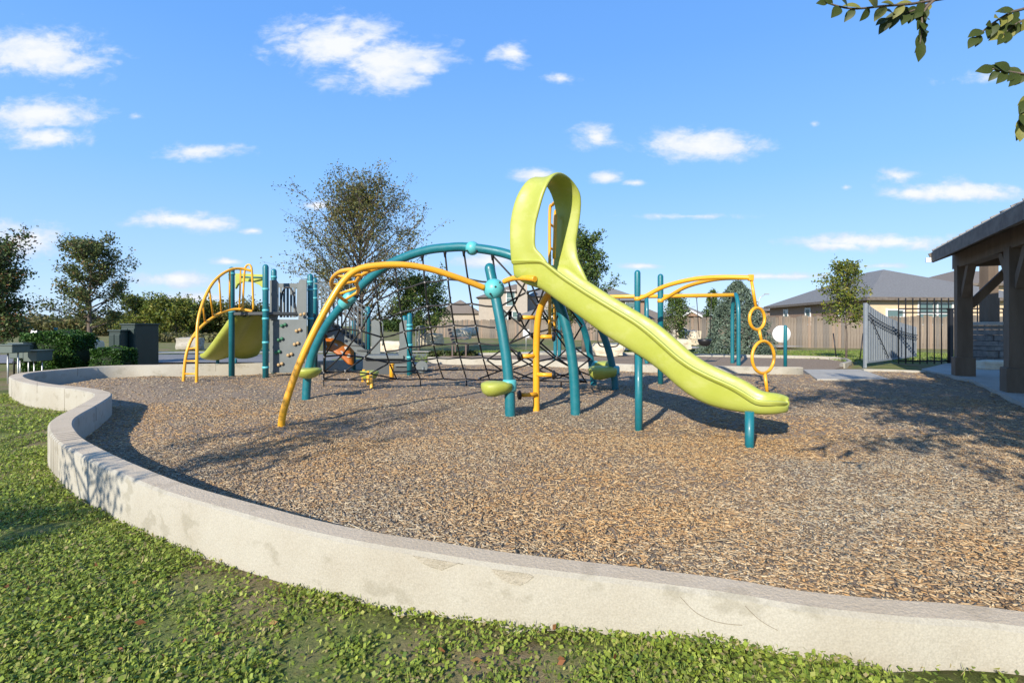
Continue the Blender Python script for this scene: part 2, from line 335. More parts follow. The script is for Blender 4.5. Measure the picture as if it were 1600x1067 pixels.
def wall_strip(name, inn, out, zt, zb_fn, m_side, m_top, label, cat, parent=None, ease=.014):
    """solid wall: outer face, eased top edges, inner face"""
    V = []; n = len(inn)
    for i in range(n):
        a, b = inn[i], out[i]; dv = (b-a).normalized()*ease; zb = zb_fn(b)
        V += [Vector((b.x, b.y, zb)), Vector((b.x, b.y, zt-ease)), Vector((b.x-dv.x, b.y-dv.y, zt)), Vector((a.x+dv.x, a.y+dv.y, zt)), Vector((a.x, a.y, zt-ease)), Vector((a.x, a.y, min(zb, -.3)))]
    me = MB(); k = 6; fs = []
    for i in range(n-1):
        for j in range(k-1): fs.append((i*k+j, i*k+j+1, (i+1)*k+j+1, (i+1)*k+j))
    fs += [tuple(range(k)), tuple(range((n-1)*k, n*k))[::-1]]
    me.add(V, fs, False); o = me.build(name, m_side, parent); o.data.materials.append(m_top)
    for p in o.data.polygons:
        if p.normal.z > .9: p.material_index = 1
        p.use_smooth = len(p.vertices) == 4 and p.normal.z < .3
    return tag(o, label, cat) if label else o
wall = wall_strip('retaining_wall', wl, wo, ZT, lambda p: gz(p.x, p.y)-.12, CONC, CONCT, 'curving low concrete retaining wall between the front grass and the wood chips', 'wall')
lowwall = wall_strip('low_wall', lw, [Vector((p.x, p.y+.16, p.z)) for p in lw], ZT, lambda p: -.3, CONC, CONCT, 'straight low concrete wall behind the net climber, in front of the swings', 'wall')
# repaired chips along the front edge of the wall and hairline cracks
def wall_point(px, py):
    """point on the outer face of the front wall seen at a pixel"""
    dirv = Vector(((px-800)/F, 1, (HOR-py)/F)); best = None
    for i in range(len(wo)-1):
        a, b = wo[i], wo[i+1]; e = b-a; den = dirv.x*e.y-dirv.y*e.x
        if abs(den) < 1e-9: continue
        t = (a.x*e.y-a.y*e.x)/den; s = (a.x*dirv.y-a.y*dirv.x)/den
        if 0 <= s <= 1 and t > 0 and (best is None or t < best[0]): best = (t, e.normalized())
    t, e = best; nrm = Vector((-e.y, e.x, 0)); return Vector((dirv.x*t, dirv.y*t, CAMZ+dirv.z*t)), e, nrm
PATCH = mat('repair_mortar', (.46, .41, .32), .9, (.38, .335, .255), 25, .8, 60, spec=.2)
CRACK = mat('crack', (.20, .17, .125), .95)
def chip(pxs):
    pts = []; nn = Vector((0, 0, 0))
    for x, y in pxs:
        p, e, n = wall_point(x, y); p.z = min(p.z, ZT-.016); pts.append(p); nn += n
    nn.normalize(); b = MB(); b.poly([p-nn*.004 for p in pts], .007, nn); b.build('repair_patch', PATCH, wall)
chip([(645,866),(652,872),(662,880),(676,886),(690,890),(704,884),(716,878),(724,873),(700,869),(672,862)])
chip([(768,888),(774,896),(784,904),(798,911),(812,914),(824,908),(834,900),(826,893),(800,889)])
for ln in ([(1063,932),(1078,948),(1090,958),(1110,968),(1135,974),(1160,976)], [(1164,946),(1180,962),(1196,974),(1215,984)]):
    b = MB(); b.tube(cr([wall_point(x, y)[0] for x, y in ln], 4), .0012, 5); b.build('crack', CRACK, wall)
pj = [wall_point(58, y)[0] for y in (597, 606, 614)]; b = MB(); b.tube(pj, .003, 5); b.build('crack', CRACK, wall)
# control joints across the wall
acc_ = 0.0; nxt = 1.3
for i in range(1, len(wl)-1):
    acc_ += (wl[i]-wl[i-1]).length
    if acc_ > nxt and wl[i].y > 4.0:
        nxt += 2.3; a_, b_ = wl[i], wo[i]; n_ = (b_-a_).normalized()
        b = MB(); b.tube([Vector((b_.x, b_.y, float(gz(b_.x, b_.y))-.05))+n_*.0005, Vector((b_.x, b_.y, ZT-.014)), Vector((b_.x, b_.y, ZT))-n_*.014, Vector((a_.x, a_.y, ZT))+n_*.014, Vector((a_.x, a_.y, ZT-.014)), Vector((a_.x, a_.y, 0))], .0028, 5); b.build('control_joint', CRACK, wall)
# ------------------------------------------------------------------ mulch
def mulch_h(X, Y):
    # banked up against the front wall on the right, lower along the left
    wx = np.array([p.x for p in wl]); wy = np.array([p.y for p in wl]); d = np.full(np.shape(X), 99.0)
    for i in range(0, len(wx)-1):
        ax, ay, bx, by = wx[i], wy[i], wx[i+1], wy[i+1]; ex, ey = bx-ax, by-ay; q = ex*ex+ey*ey+1e-9
        t = np.clip(((X-ax)*ex+(Y-ay)*ey)/q, 0, 1); d = np.minimum(d, np.hypot(X-ax-t*ex, Y-ay-t*ey))
    right = np.clip((X+2.2)/2.2, 0, 1)*np.clip((5-Y)/2, 0, 1)
    bank = .085*right*np.exp(-(d/.7)**2)+.02*np.exp(-(d/.4)**2)
    dip = .12*np.clip((.9-X)/1.6, 0, 1)*np.exp(-(d/.8)**2)
    hollow = .055*np.exp(-((X-2.62)**2+(Y-4.25)**2)/.16)
    return bank-dip-hollow+.016*np.sin(X*1.9+1)*np.cos(Y*1.4)+.008*np.sin(X*5.1+Y*3.7)
def mulch():
    bm = bmesh.new(); vs = [bm.verts.new((x, y, 0)) for x, y in PLAY]
    bm.faces.new(vs); bmesh.ops.triangulate(bm, faces=bm.faces)
    bm.free()
    xs = np.arange(-8.6, 10, .07); ys = np.concatenate([np.arange(.0, 6, .07), np.arange(6, 14.6, .14)])
    X, Y = np.meshgrid(xs, ys); Z = mulch_h(X, Y)
    ins = inside(PLAY, X, Y)
    # keep a cell if any corner is inside, so that the sheet runs into the walls
    nx = len(xs); c = ins[:-1, :-1] | ins[1:, :-1] | ins[:-1, 1:] | ins[1:, 1:]
    j, i = np.nonzero(c); a = j*nx+i; Fq = np.stack([a, a+1, a+nx+1, a+nx], 1)
    used = np.unique(Fq); remap = -np.ones(X.size, int); remap[used] = np.arange(len(used))
    V = np.stack([X.ravel(), Y.ravel(), Z.ravel()], 1)[used]
    o = np_mesh('mulch', V, remap[Fq], MULCH, smooth=True); tag(o, kind='structure')
    rng = np.random.default_rng(4); Ps = []
    for (y0, y1, x0, x1, dens) in ((1.2, 3.2, -3, 3.3, 6200), (3.2, 4.8, -4, 5, 3900), (4.8, 7.2, -6.2, 7.4, 1300), (7.2, 13, -8.5, 9.5, 300)):
        n = int((y1-y0)*(x1-x0)*dens); x = rng.uniform(x0, x1, n); y = rng.uniform(y0, y1, n)
        k = inside(PLAY, x, y) & (np.abs(x) < y*1.06+.3); x = x[k]; y = y[k]; Ps.append(np.stack([x, y, np.full(len(x), 1.0+.25*(y0 > 4)+.5*(y0 > 7))], 1))
    Q = np.concatenate(Ps); n = len(Q); z = mulch_h(Q[:, 0], Q[:, 1])
    ln = rng.gamma(2.2, .0085, n).clip(.007, .085)*Q[:, 2]; wd = rng.uniform(.0025, .0085, n)*Q[:, 2]; th = rng.uniform(.0015, .004, n)
    yaw = rng.uniform(0, 2*np.pi, n); pit = rng.normal(0, .14, n); rol = rng.normal(0, .2, n)
    ax = np.stack([np.cos(yaw)*np.cos(pit), np.sin(yaw)*np.cos(pit), np.sin(pit)], 1)
    sd = np.stack([-np.sin(yaw), np.cos(yaw), np.zeros(n)], 1); up = np.cross(ax, sd)
    s2 = sd*np.cos(rol)[:, None]+up*np.sin(rol)[:, None]; u2 = np.cross(ax, s2)
    C = np.stack([Q[:, 0], Q[:, 1], z+.003+np.abs(np.sin(pit))*ln*.45+rng.uniform(0, .005, n)], 1)
    V = []
    for sz in (-1, 1):
        for (sx, sy) in ((-1, -1), (1, -.75), (1, .75), (-1, 1)):
            V.append(C+ax*(ln*sx/2)[:, None]+s2*(wd*sy/2)[:, None]+u2*(th*sz/2)[:, None])
    V = np.stack(V, 1).reshape(-1, 3)
    base = (np.arange(n)*8)[:, None]; Fq = np.concatenate([base+np.array(f)[None] for f in ((4, 5, 6, 7), (0, 1, 5, 4), (1, 2, 6, 5), (2, 3, 7, 6), (3, 0, 4, 7))], 0)
    pal = np.array([(.28, .205, .14), (.33, .265, .195), (.22, .155, .105), (.36, .305, .24), (.265, .225, .18), (.14, .105, .078), (.31, .205, .115), (.42, .36, .285)])
    pr = np.array([.2, .18, .16, .12, .15, .07, .07, .05]); ci = rng.choice(len(pal), n, p=pr); col = 1.33*pal[ci]*rng.uniform(.82, 1.15, (n, 1))*np.array([.97, 1.0, .94])
    # warm rusty drifts and greyer weathered ones
    w = np.array([mnoise.noise(Vector((a*.55, b*.55, 3.1))) for a, b in Q[:, :2]]); w2_ = np.array([mnoise.noise(Vector((a*1.7, b*1.7, 9.1))) for a, b in Q[:, :2]])
    t = np.clip(.5+w*1.3+w2_*.7, 0, 1)[:, None]; col = col*(np.array([1.18, .95, .68])*t+np.array([1.0, .97, .92])*(1-t))
    ch = np_mesh('wood_chips', V, Fq, CHIP, colors=np.repeat(col, 8, 0)); tag(ch, 'brown and grey wood chips covering the playground floor', 'wood chips', kind='stuff')
mulch()
def flat(name, pts, z, m, kind='structure', thick=.12):
    b = MB(); b.poly([(p[0], p[1], z-thick) for p in pts], thick, (0, 0, 1)); o = b.build(name, m); return tag(o, kind=kind)
# swing bay
def swing_bay():
    xs = [p[0] for p in SWING]; ys = [p[1] for p in SWING]
    flat('mulch', [(x, y) for x, y in SWING], -.03, MULCH)
    line = [Vector((SWING[i][0], SWING[i][1], .03)) for i in range(len(lw), len(SWING))]
    k = cr(line, 5); b = MB()
    o = wall_strip('kerb', k, [p+Vector((.0, .16, 0)) for p in k], .05, lambda p: -.4, CONC, CONCT, None, None); tag(o, kind='structure')
swing_bay()
# ramp, kerb, pavilion slab, path, road
b = MB(); b.poly([p+Vector((0, 0, -.2)) for p in ramp], .2, (0, 0, 1)); o = b.build('ramp', SLAB, bevel=.01); tag(o, kind='structure')
k = [P(1350,577,.06), P(1400,578,.06), P(1446,580,.06)]; o = wall_strip('kerb', k, [p+Vector((.05, .16, 0)) for p in k], .06, lambda p: -.3, CONC, CONCT, None, None); tag(o, kind='structure')
sl = [(p.x, p.y) for p in slab_edge[:4]]+[(9, 2.5), (16, 5), (16, 15.2), (11.2, 13.2)]
flat('pavilion_slab', sl, .05, SLAB, thick=.4)
def ribbon(name, line, w, z, m):
    l = cr([Vector((*p, z)) for p in line], 6); a = offset_line(l, w/2); c = offset_line(l, -w/2); pts = a+c[::-1]
    V = [(*p[:2], max(z, float(gz(p.x, p.y))+.012)) for p in pts]; n = len(l); b = MB(); b.add(V, [(i, i+1, 2*n-2-i, 2*n-1-i) for i in range(n-1)]); o = b.build(name, m); return tag(o, kind='structure')
ribbon('footpath', [(-8, 15.6), (-4, 17), (-1, 20.3), (1.8, 22.8), (5, 25.0), (9, 27), (16, 29)], 1.5, -.16, SLAB)
ribbon('road', [(-60, 17.4), (-30, 18.0), (-14, 18.6), (-7, 19.0), (-3.2, 19.2)], 4.6, -.17, ROADM)
ribbon('road', [(-60, 20.4), (-30, 21.0), (-14, 21.6), (-7, 22.0), (-3.2, 22.2)], 1.2, -.12, SLAB)
# ------------------------------------------------------------------ left play tower
def post(parent, px, py_base, py_top, Y, r=.057, name='post', z0=-.15):
    b = MB(); x = (px-800)/F*Y; zt = CAMZ+(HOR-py_top)*Y/F; b.tube([(x, Y, z0), (x, Y, zt-r)], r, 16, round_end=True); return b.build(name, TEAL, parent)
def clamp(parent, px, py, Y, r=.064):
    p = A(px, py, Y); b = MB(); b.tube([p-Vector((0, 0, .022)), p+Vector((0, 0, .022))], r, 16); return b.build('clamp', AQUA, parent)
def tower():
    t = thing('play_tower', 'grey panelled play tower with lime double slide, yellow arch climber and stair railing', 'playground', (-4.9, 10.8, 0))
    p1, p2, p3, p4, p5 = AX(362, 10.5, 0), AX(415, 10.12, 0), AX(428, 11.2, 0), AX(485, 10.6, 0), AX(492, 11.6, 0)
    post(t, 362, 587, 417, 10.5); post(t, 415, 590, 413, 10.12); post(t, 428, 584, 420, 11.2); post(t, 485, 580, 428, 10.6); post(t, 492, 577, 434, 11.6)
    post(t, 575, 578, 479, 11.4); post(t, 640, 587, 489, 10.5); post(t, 632, 580, 493, 11.4)
    post(t, 507, 584, 530, 10.9, .03); post(t, 553, 580, 500, 12.4, .045)
    for (px, Y, ys) in ((415, 10.12, (452, 485, 498, 535, 574)), (485, 10.6, (441, 453, 498, 535)), (362, 10.5, (428, 487)), (428, 11.2, (433,)), (492, 11.6, (452, 466)),
                        (575, 11.4, (490, 559)), (640, 10.5, (508, 514, 539, 558))):
        for y in ys: clamp(t, px, y, Y)
    zd = 1.30; dk = MB(); dk.poly([(p.x, p.y, zd-.06) for p in (p1, p2, p4, p5, p3)], .06, (0, 0, 1)); dk.build('deck', DGREY, t, bevel=.008)
    # climbing panel with holds
    def quad(name, x0, y0, x1, y1, Y, m, th=.022, pts=None):
        q = MB(); c = pts or [(x0, y1), (x1, y1), (x1, y0), (x0, y0)]; q.poly([A(x, y, Y) for x, y in c], th, (0, 1, 0)); return q.build(name, m, t, bevel=.006)
    cw = quad('climbing_panel', 421, 499, 479, 582, 10.33, GREY)
    for (x, y, g) in ((443, 508, 1), (466, 516, 0), (438, 530, 1), (463, 537, 0), (434, 550, 1), (453, 554, 0), (438, 569, 0), (469, 565, 1)):
        c = A(x, y, 10.31); h = MB()
        for s in (-1, 1): h.lathe(c+Vector((s*.034, 0, s*.012)), [(.034, 0), (.033, .016), (.02, .028), (.006, .03)], 10, (0, -1, 0))
        h.build('hold', HOLDG if g else HOLDT, cw)
    quad('side_panel', 0, 0, 0, 0, 10.30, GREY, pts=[(421, 500), (421, 438), (431, 437), (435, 442), (435, 490), (433, 500)])
    quad('side_panel', 0, 0, 0, 0, 10.36, GREY, pts=[(466, 500), (466, 492), (463, 485), (464, 446), (468, 437), (479, 437), (479, 500)])
    for (x, y, g) in ((425, 490, 1), (473, 491, 0)):
        c = A(x, y, 10.28); h = MB()
        for s in (-1, 1): h.lathe(c+Vector((s*.036, 0, s*.008)), [(.034, 0), (.03, .016), (.008, .028)], 10, (0, -1, 0))
        h.build('hold', HOLDG if g else HOLDT, t)
    # barrier at the back of the deck: slats round an arched opening
    for x in (439, 444, 449.5, 455, 460): 
        q = MB(); q.beam(A(x, 496, 11.5), A(x, 449 if x not in (439, 460) else 446, 11.5), .05, .02, up=(0, 1, 0)); q.build('slat', GREY, t)
    q = MB(); q.beam(A(434, 446, 11.5), A(466, 446, 11.5), .03, .09); q.build('barrier_rail', GREY, t)
    q = MB(); q.tube(cr([A(440, 495, 11.3), A(440, 465, 11.3), A(444, 452, 11.3), A(450, 449, 11.3), A(457, 455, 11.3), A(461, 475, 11.3), A(464, 495, 11.3)], 5), .018, 8); q.build('arch_rail', BLACK, t)
    # double slide seen from behind and below
    def slide_pt(s, w):
        a = Vector((-5.72, 10.55, 0)).lerp(Vector((-5.12, 11.15, 0)), w); bq = Vector((-6.95, 11.35, 0)).lerp(Vector((-6.1, 12.3, 0)), w)
        p = a.lerp(bq, s); z = 1.24-1.02*(1-(1-s)**1.0)*1.0
        z = 1.24-.98*min(1, s*1.12)**1.0+.10*max(0, s-.72)*2 if s < .9 else .30-.02*(s-.9)*10
        bow = math.sin(w*math.pi*2-math.pi/2)
        return Vector((p.x, p.y, z-.05+(.09 if w in (0, 1) else 0)+(.07*abs(math.cos(w*math.pi*2))**4)))
    S = [0, .1, .25, .4, .55, .7, .8, .88, .94, 1.0]; W = [0, .03, .08, .2, .35, .45, .5, .55, .65, .8, .92, .97, 1.0]
    q = MB(); q.add([slide_pt(s, w) for s in S for w in W], [(i*len(W)+j, i*len(W)+j+1, (i+1)*len(W)+j+1, (i+1)*len(W)+j) for i in range(len(S)-1) for j in range(len(W)-1)], True)
    o = q.build('double_slide', LIME, t); sm = o.modifiers.new('s', 'SOLIDIFY'); sm.thickness = .04; sb = o.modifiers.new('u', 'SUBSURF'); sb.levels = 1; sb.render_levels = 2
    for (x, yb, Y) in ((340, 580, 11.6), (368, 577, 12.2)): post(t, x, yb, 560, Y, .035, 'slide_leg')
    # hood sheet above the slide entrance
    hp = [(367, 427), (412, 429), (412, 452), (405, 446), (395, 441), (380, 440), (371, 444), (367, 452)]
    q = MB(); q.poly([A(x, y, 10.75+(412-x)/45*.25) for x, y in hp], .05, (.5, .8, 0)); q.build('slide_hood', LIME, t, bevel=.012)
    q = MB(); q.tube([A(376, 433, 10.7), A(410, 434, 10.7)], .018, 8); q.build('hood_bar', TEAL, t)
    # yellow arch climber
    ra = cr([A(307, 598, 9.25)-Vector((0, 0, .1)), A(308, 545, 9.27), A(309, 505, 9.35), A(317, 473, 9.5), A(330, 446, 9.7), A(345, 430, 9.9), A(362, 421, 10.1), A(378, 420, 10.25), A(391, 423, 10.3)], 6)
    rb = cr([A(286, 596, 9.45)-Vector((0, 0, .1)), A(290, 560, 9.47), A(298, 533, 9.55), A(312, 513, 9.7), A(330, 498, 9.9), A(350, 487, 10.1), A(372, 483, 10.25), A(393, 486, 10.3)], 6)
    c = MB(); c.tube(ra, .027, 10, round_end=True); cl_ = c.build('arch_rail', YEL, t); c = MB(); c.tube(rb, .027, 10, round_end=True); c.build('arch_rail', YEL, t)
    rungs = [((289, 584, 9.46), (307, 584, 9.25)), ((291, 564, 9.47), (307, 564, 9.26)), ((296, 545, 9.5), (307, 543, 9.27)), ((300, 529, 9.57), (308, 522, 9.3)), ((320, 503, 9.8), (317, 473, 9.5)), ((333, 494, 9.93), (327, 451, 9.65)), ((346, 488, 10.06), (342, 432, 9.86)), ((359, 484, 10.18), (359, 422, 10.06)), ((374, 483, 10.26), (376, 420, 10.23))]
    for a, e in rungs:
        c = MB(); c.tube([A(*a), A(*e)], .017, 8); c.build('rung', YEL, t)
    c = MB(); c.tube(cr([A(379, 484, 10.28), A(381, 440, 10.28), A(383, 420, 10.28), A(387, 414, 10.28), A(392, 416, 10.28), A(394, 430, 10.28), A(396, 484, 10.3)], 6), .02, 8); c.build('grab_loop', YEL, t)
    # stair flight with railing going down to the right
    def strip(name, top, bot, Y0, Y1, m, th=.03):
        n = len(top); q = MB(); pts = [A(x, y, Y0+(Y1-Y0)*i/(n-1)) for i, (x, y) in enumerate(top)]+[A(x, y, Y0+(Y1-Y0)*(n-1-i)/(n-1)) for i, (x, y) in enumerate(reversed(bot))]
        q.poly(pts, th, (0, 1, 0)); return q.build(name, m, t)
    strip('stringer', [(494, 497), (514, 508), (545, 529), (573, 548)], [(494, 513), (514, 526), (545, 545), (573, 560)], 11.2, 11.3, GREY)
    strip('stringer', [(500, 492), (520, 502), (550, 523), (575, 540)], [(500, 506), (520, 518), (550, 538), (575, 553)], 12.0, 12.1, GREY)
    for i in range(6):
        f = (i+.5)/6; a = A(497+76*f, 503+47*f, 11.25); q = MB(); q.box((a.x, a.y+.38, a.z-.02), (.26, .74, .03)); q.build('tread', DGREY, t)
    for Y, dx, dy in ((11.22, 0, 0), (12.02, 5, -4)):
        h = MB(); h.tube(cr([A(492+dx, 443+dy, Y), A(500+dx, 445+dy, Y), A(520+dx, 457+dy, Y), A(573+dx, 487+dy, Y)], 5), .016, 8); h.build('handrail', GREY, t)
        for i in range(13):
            f = i/12; xx = 497+dx+75*f; yt = 444+dy+44*f; yb = 500+dy+46*f; h = MB(); h.tube([A(xx, yt, Y), A(xx, yb, Y)], .011, 6); h.build('baluster', GREY, t)
    # orange wave climber with oval holes shown as pale pads
    S2 = [(505, 519), (520, 521), (535, 527), (546, 535), (553, 543)]; B2 = [(505, 545), (520, 548), (533, 556), (544, 567), (553, 571)]
    q = MB(); n = len(S2); vs_ = [A(x, y, 11.35+.0*i) for i, (x, y) in enumerate(S2)]+[A(x, y, 10.95+.0*i) for i, (x, y) in enumerate(B2)]
    q.add(vs_, [(i, i+1, n+i+1, n+i) for i in range(n-1)], True); oc = q.build('wave_climber', ORANGE, t); sm = oc.modifiers.new('s', 'SOLIDIFY'); sm.thickness = .04
    for (x, y, w) in ((514, 529, 1), (508, 542, .8), (523, 541, 1.2), (533, 552, 1), (529, 531, .9), (540, 545, 1), (545, 556, .8), (546, 537, .8), (516, 551-8, .6)):
        f = (y-519-(x-505)*.45)/28; c = A(x, y, 11.35-.4*min(max(f, 0), 1)-.03); h = MB(); h.lathe(c, [(.055*w, 0), (.053*w, .008), (.02, .011)], 12, (0, -1, .35)); h.build('foothold', SLAB, oc)
    # low transfer deck with grey panels
    quad('side_panel', 0, 0, 0, 0, 11.3, GREY, pts=[(580, 560), (580, 502), (585, 499), (592, 502), (594, 507), (594, 557), (590, 560)])
    quad('side_panel', 0, 0, 0, 0, 10.7, GREY, pts=[(622, 552), (624, 540), (624, 506), (628, 501), (635, 500), (638, 502), (638, 562), (627, 562)])
    d2 = MB(); d2.box((A(610, 556, 11.3).x, 11.1, A(610, 556, 11.1).z), (.85, .9, .07)); d2.build('deck', GREY, t, bevel=.008)
    d2 = MB(); a = A(607, 575, 10.9); d2.box((a.x, 11.0, .17), (1.0, .5, .34)); d2.build('step', DGREY, t)
    d2 = MB(); a = A(648, 575, 10.8); d2.box((a.x-.15, 11.0, .2), (.5, .6, .05)); d2.build('step', GREY, t)
    for x0 in (598, 650, 655):
        h = MB(); Y = 11.3 if x0 == 598 else 10.9; h.tube(cr([A(x0, 545, Y), A(x0, 516, Y), A(x0+2, 511, Y), A(x0+6, 510, Y), A(x0+9, 515, Y), A(x0+9, 540, Y)] if x0 > 600 else [A(x0, 540, Y), A(x0, 508, Y), A(x0-2, 503, Y), A(x0-6, 502, Y)], 5), .014, 8); h.build('grab_rail', GREY, t)
    h = MB(); h.poly([A(659, 573, 10.3)+Vector((.12*math.cos(k*math.pi/8), 0, .12*math.sin(k*math.pi/8))) for k in range(16)], .03, (0, 1, 0)); h.tube([A(661, 573, 10.3), A(661, 583, 10.3)], .03, 8); h.build('round_panel', GREY, t)
    return t
tower()
# ------------------------------------------------------------------ stepping pod and post by the tower
def bowl(c, r, h, n=20):
    b = MB(); b.lathe(c, [(r*.25, -h), (r*.6, -h*.8), (r*.9, -h*.35), (r, 0), (r*.96, h*.16), (r*.7, h*.22), (.01, h*.2)], n); return b
t = thing('stepping_pod', 'lime stepping pod on three short yellow legs behind the net', 'stepping pod', P(578, 602))
bowl(A(577, 582, 9.2), .17, .15).build('pod', LIME, t)
for x, y in ((566, 598), (575, 603), (581, 608)):
    e = P(x, y); b = MB(); b.tube([(e.x, e.y, -.1), (e.x*.75+A(577, 582, 9.2).x*.25, e.y*.75+9.2*.25, .24)], .028, 8); b.build('leg', YEL, t)
t = thing('balance_post', 'short yellow post standing alone behind the climbing net', 'post', P(612, 593))
b = MB(); b.tube([AX(612, 9.77, -.1), AX(612, 9.77, .27)], .042, 12, round_end=True); b.build('shaft', YEL, t); b = MB(); b.lathe(AX(612, 9.77, .30), [(.05, -.02), (.055, 0), (.04, .02), (.01, .03)], 14); b.build('cap', YEL, t)
# ------------------------------------------------------------------ net climber with slide
def net_climber():
    t = thing('net_climber', 'teal arched rope net climber with tall hooded lime slide and yellow arms', 'playground', (.0, 6.2, 0))
    L1 = Vector((-2.94, 7.3, 0)); L3 = Vector((.745, 5.96, 0))
    def ar(s, z): p = L1.lerp(L3, s); return Vector((p.x, p.y, z))
    arch = cr([ar(0, -.15), ar(.008, .3), ar(.035, .66), ar(.10, 1.07), ar(.183, 1.385), ar(.27, 1.66), ar(.358, 1.86), ar(.482, 2.0), ar(.58, 2.03), ar(.663, 2.01), ar(.798, 1.885), ar(.895, 1.62), ar(.955, 1.22), ar(.99, .6), ar(1.0, -.15)], 8)
    b = MB(); b.tube(arch, .058, 18); b.build('arch_tube', TEAL, t)
    b = MB(); c = A(738, 388, 6.41); b.ball(c, .088, 18); ab = b.build('arch_joint', AQUA, t)
    for a in (-.06, .06):
        b = MB(); b.lathe(c+Vector((a, -.07, -.04)), [(.012, 0), (.012, .012), (.006, .014)], 8, (0, -1, -.3)); b.build('bolt', BLACK, ab)
    cb = ar(.183, 1.385); e = (ar(.2, 1.44)-ar(.165, 1.33)).normalized(); b = MB(); b.tube([cb-e*.12, cb-e*.1, cb+e*.1, cb+e*.12], [.062, .085, .085, .062], 18); b.build('collar', AQUA, t)
    # front leg with hub, rounded end
    pole = cr([AX(797, 5.87, -.15), AX(797, 5.87, .1), A(796, 610, 5.88), A(792, 565, 5.9), A(786, 525, 5.93), A(778, 482, 5.98), A(771, 447, 6.03), A(765, 419, 6.07)], 7)
    b = MB(); b.tube(pole, .061, 18, round_end=True); b.build('pole', TEAL, t)
    hc = A(772, 452, 6.0); b = MB(); b.ball(hc, .125, 20); hub = b.build('hub', AQUA, t)
    for a, z in ((.02, .02), (-.04, -.06), (.07, .07)):
        b = MB(); b.lathe(hc+Vector((a, -.112, z)), [(.012, 0), (.012, .012), (.006, .014)], 8, (a, -1, z)); b.build('slot', BLACK, hub)
    # back legs
    for pts in ([AX(962, 8.3, -.15), A(960, 590, 8.3), A(953, 555, 8.25), A(944, 527, 8.15), A(932, 498, 8.0), A(915, 470, 7.8), A(893, 445, 7.5), A(862, 428, 7.1), A(835, 420, 6.7)],
                [AX(928, 8.84, -.15), A(927, 590, 8.84), A(922, 555, 8.8), A(914, 520, 8.7), A(905, 498, 8.55), A(890, 470, 8.3), A(868, 448, 7.9), A(840, 430, 7.3)]):
        b = MB(); b.tube(cr(pts, 7), .056, 16); b.build('pole', TEAL, t)
    # foot pods on the poles
    def pod(c, r, d, name='foot_pod'):
        d = Vector(d).normalized(); b = MB(); n = 16; prof = [(.0, .35), (.25, .42), (.55, .5), (.8, .46), (.95, .32), (1.0, .12)]
        V = []
        for (s, w) in prof:
            for k in range(n):
                a = 2*math.pi*k/n; side = Vector((-d.y, d.x, 0)); vz = math.sin(a); V.append(c+d*s*r+side*math.cos(a)*w*r*.95+Vector((0, 0, (vz*.40 if vz < 0 else vz*.16)*r*(w/.5))))
        m = len(prof); b.add(V, [(i*n+k, i*n+(k+1) % n, (i+1)*n+(k+1) % n, (i+1)*n+k) for i in range(m-1) for k in range(n)]+[tuple(range(n))[::-1], tuple(range((m-1)*n, m*n))], True)
        o = b.build(name, LIME, t); q = MB(); q.lathe(c+Vector((0, 0, -.075)), [(.075, 0), (.085, .03), (.085, .11), (.07, .135)], 18); q.build('pod_clamp', AQUA, o); return o
    bowl(A(481, 578, 7.16), .19, .12).build('foot_pod', LIME, t)
    pod(AX(796, 5.88, .36), .33, (-1, -.35, 0)); pod(AX(960, 8.3, .32), .42, (-1, -.1, 0)); pod(AX(927, 8.84, .36), .38, (1, .15, 0))
    # yellow arm from the ground over to the hub, and on to the slide
    arm = cr([AX(439, 5.25, -.12), AX(441, 5.25, .1), A(452, 612, 5.27), A(468, 568, 5.3), A(490, 520, 5.33), A(515, 473, 5.38), A(538, 438, 5.43), A(560, 421, 5.48), A(590, 415, 5.53), A(630, 414, 5.6), A(670, 420, 5.7), A(715, 434, 5.82), A(757, 450, 5.96)], 7)
    b = MB(); b.tube(arm, .036, 14); b.build('arm', YEL, t)
    arm2 = cr([A(788, 440, 5.95), A(798, 436, 5.85), A(812, 434, 5.7), A(836, 436, 5.5)], 6); b = MB(); b.tube(arm2, .032, 12); b.build('arm', YEL, t)
    # curved ladder from the yellow arm to the arch collar
    rl = cr([A(553, 421, 5.47), A(533, 424, 5.7), A(521, 433, 5.95), A(518, 444, 6.2), A(524, 457, 6.5), A(534, 466, 6.8), A(542, 472, 7.0)], 6); rr = cr([A(600, 416, 5.55), A(578, 423, 5.8), A(562, 433, 6.1), A(557, 443, 6.35), A(560, 452, 6.6), A(557, 459, 6.85)], 6)
    for q in (rl, rr): b = MB(); b.tube(q, .024, 10); b.build('ladder_rail', YEL, t)
    for f in (.18, .36, .55, .74, .92):
        b = MB(); b.tube([rl[int(f*(len(rl)-1))], rr[int(f*(len(rr)-1))]], .018, 8); b.build('rung', YEL, t)
    # spine ladder with disc steps under the slide
    sp = cr([AX(838, 6.3, -.12), AX(838, 6.3, .1), A(838, 600, 6.28), A(838, 550, 6.25), A(840, 505, 6.18), A(846, 478, 6.1), A(855, 462, 6.0), A(866, 450, 5.92)], 7)
    b = MB(); b.tube(sp, .041, 14); b.build('spine', YEL, t)
    for (y, s) in ((496, -1), (526, 1), (556, -1), (585, 1), (616, -1)):
        Y = 6.25; a = A(838, y, Y); e = a+Vector((s*.19, -.06, 0)); b = MB(); b.tube([a, e], .026, 10); st = b.build('step_bar', YEL, t)
        b = MB(); b.lathe(e, [(.03, 0), (.055, .006), (.058, .02), (.05, .034), (.015, .038)], 16, (s, -.3, 0)); b.build('step_disc', BLACK, st)
    # ---- slide: straight in plan, direction dv, width across pv
    dv = Vector((.87, -.5, 0)); pv = Vector((.5, .87, 0)); E = Vector((2.12, 4.45, 0))
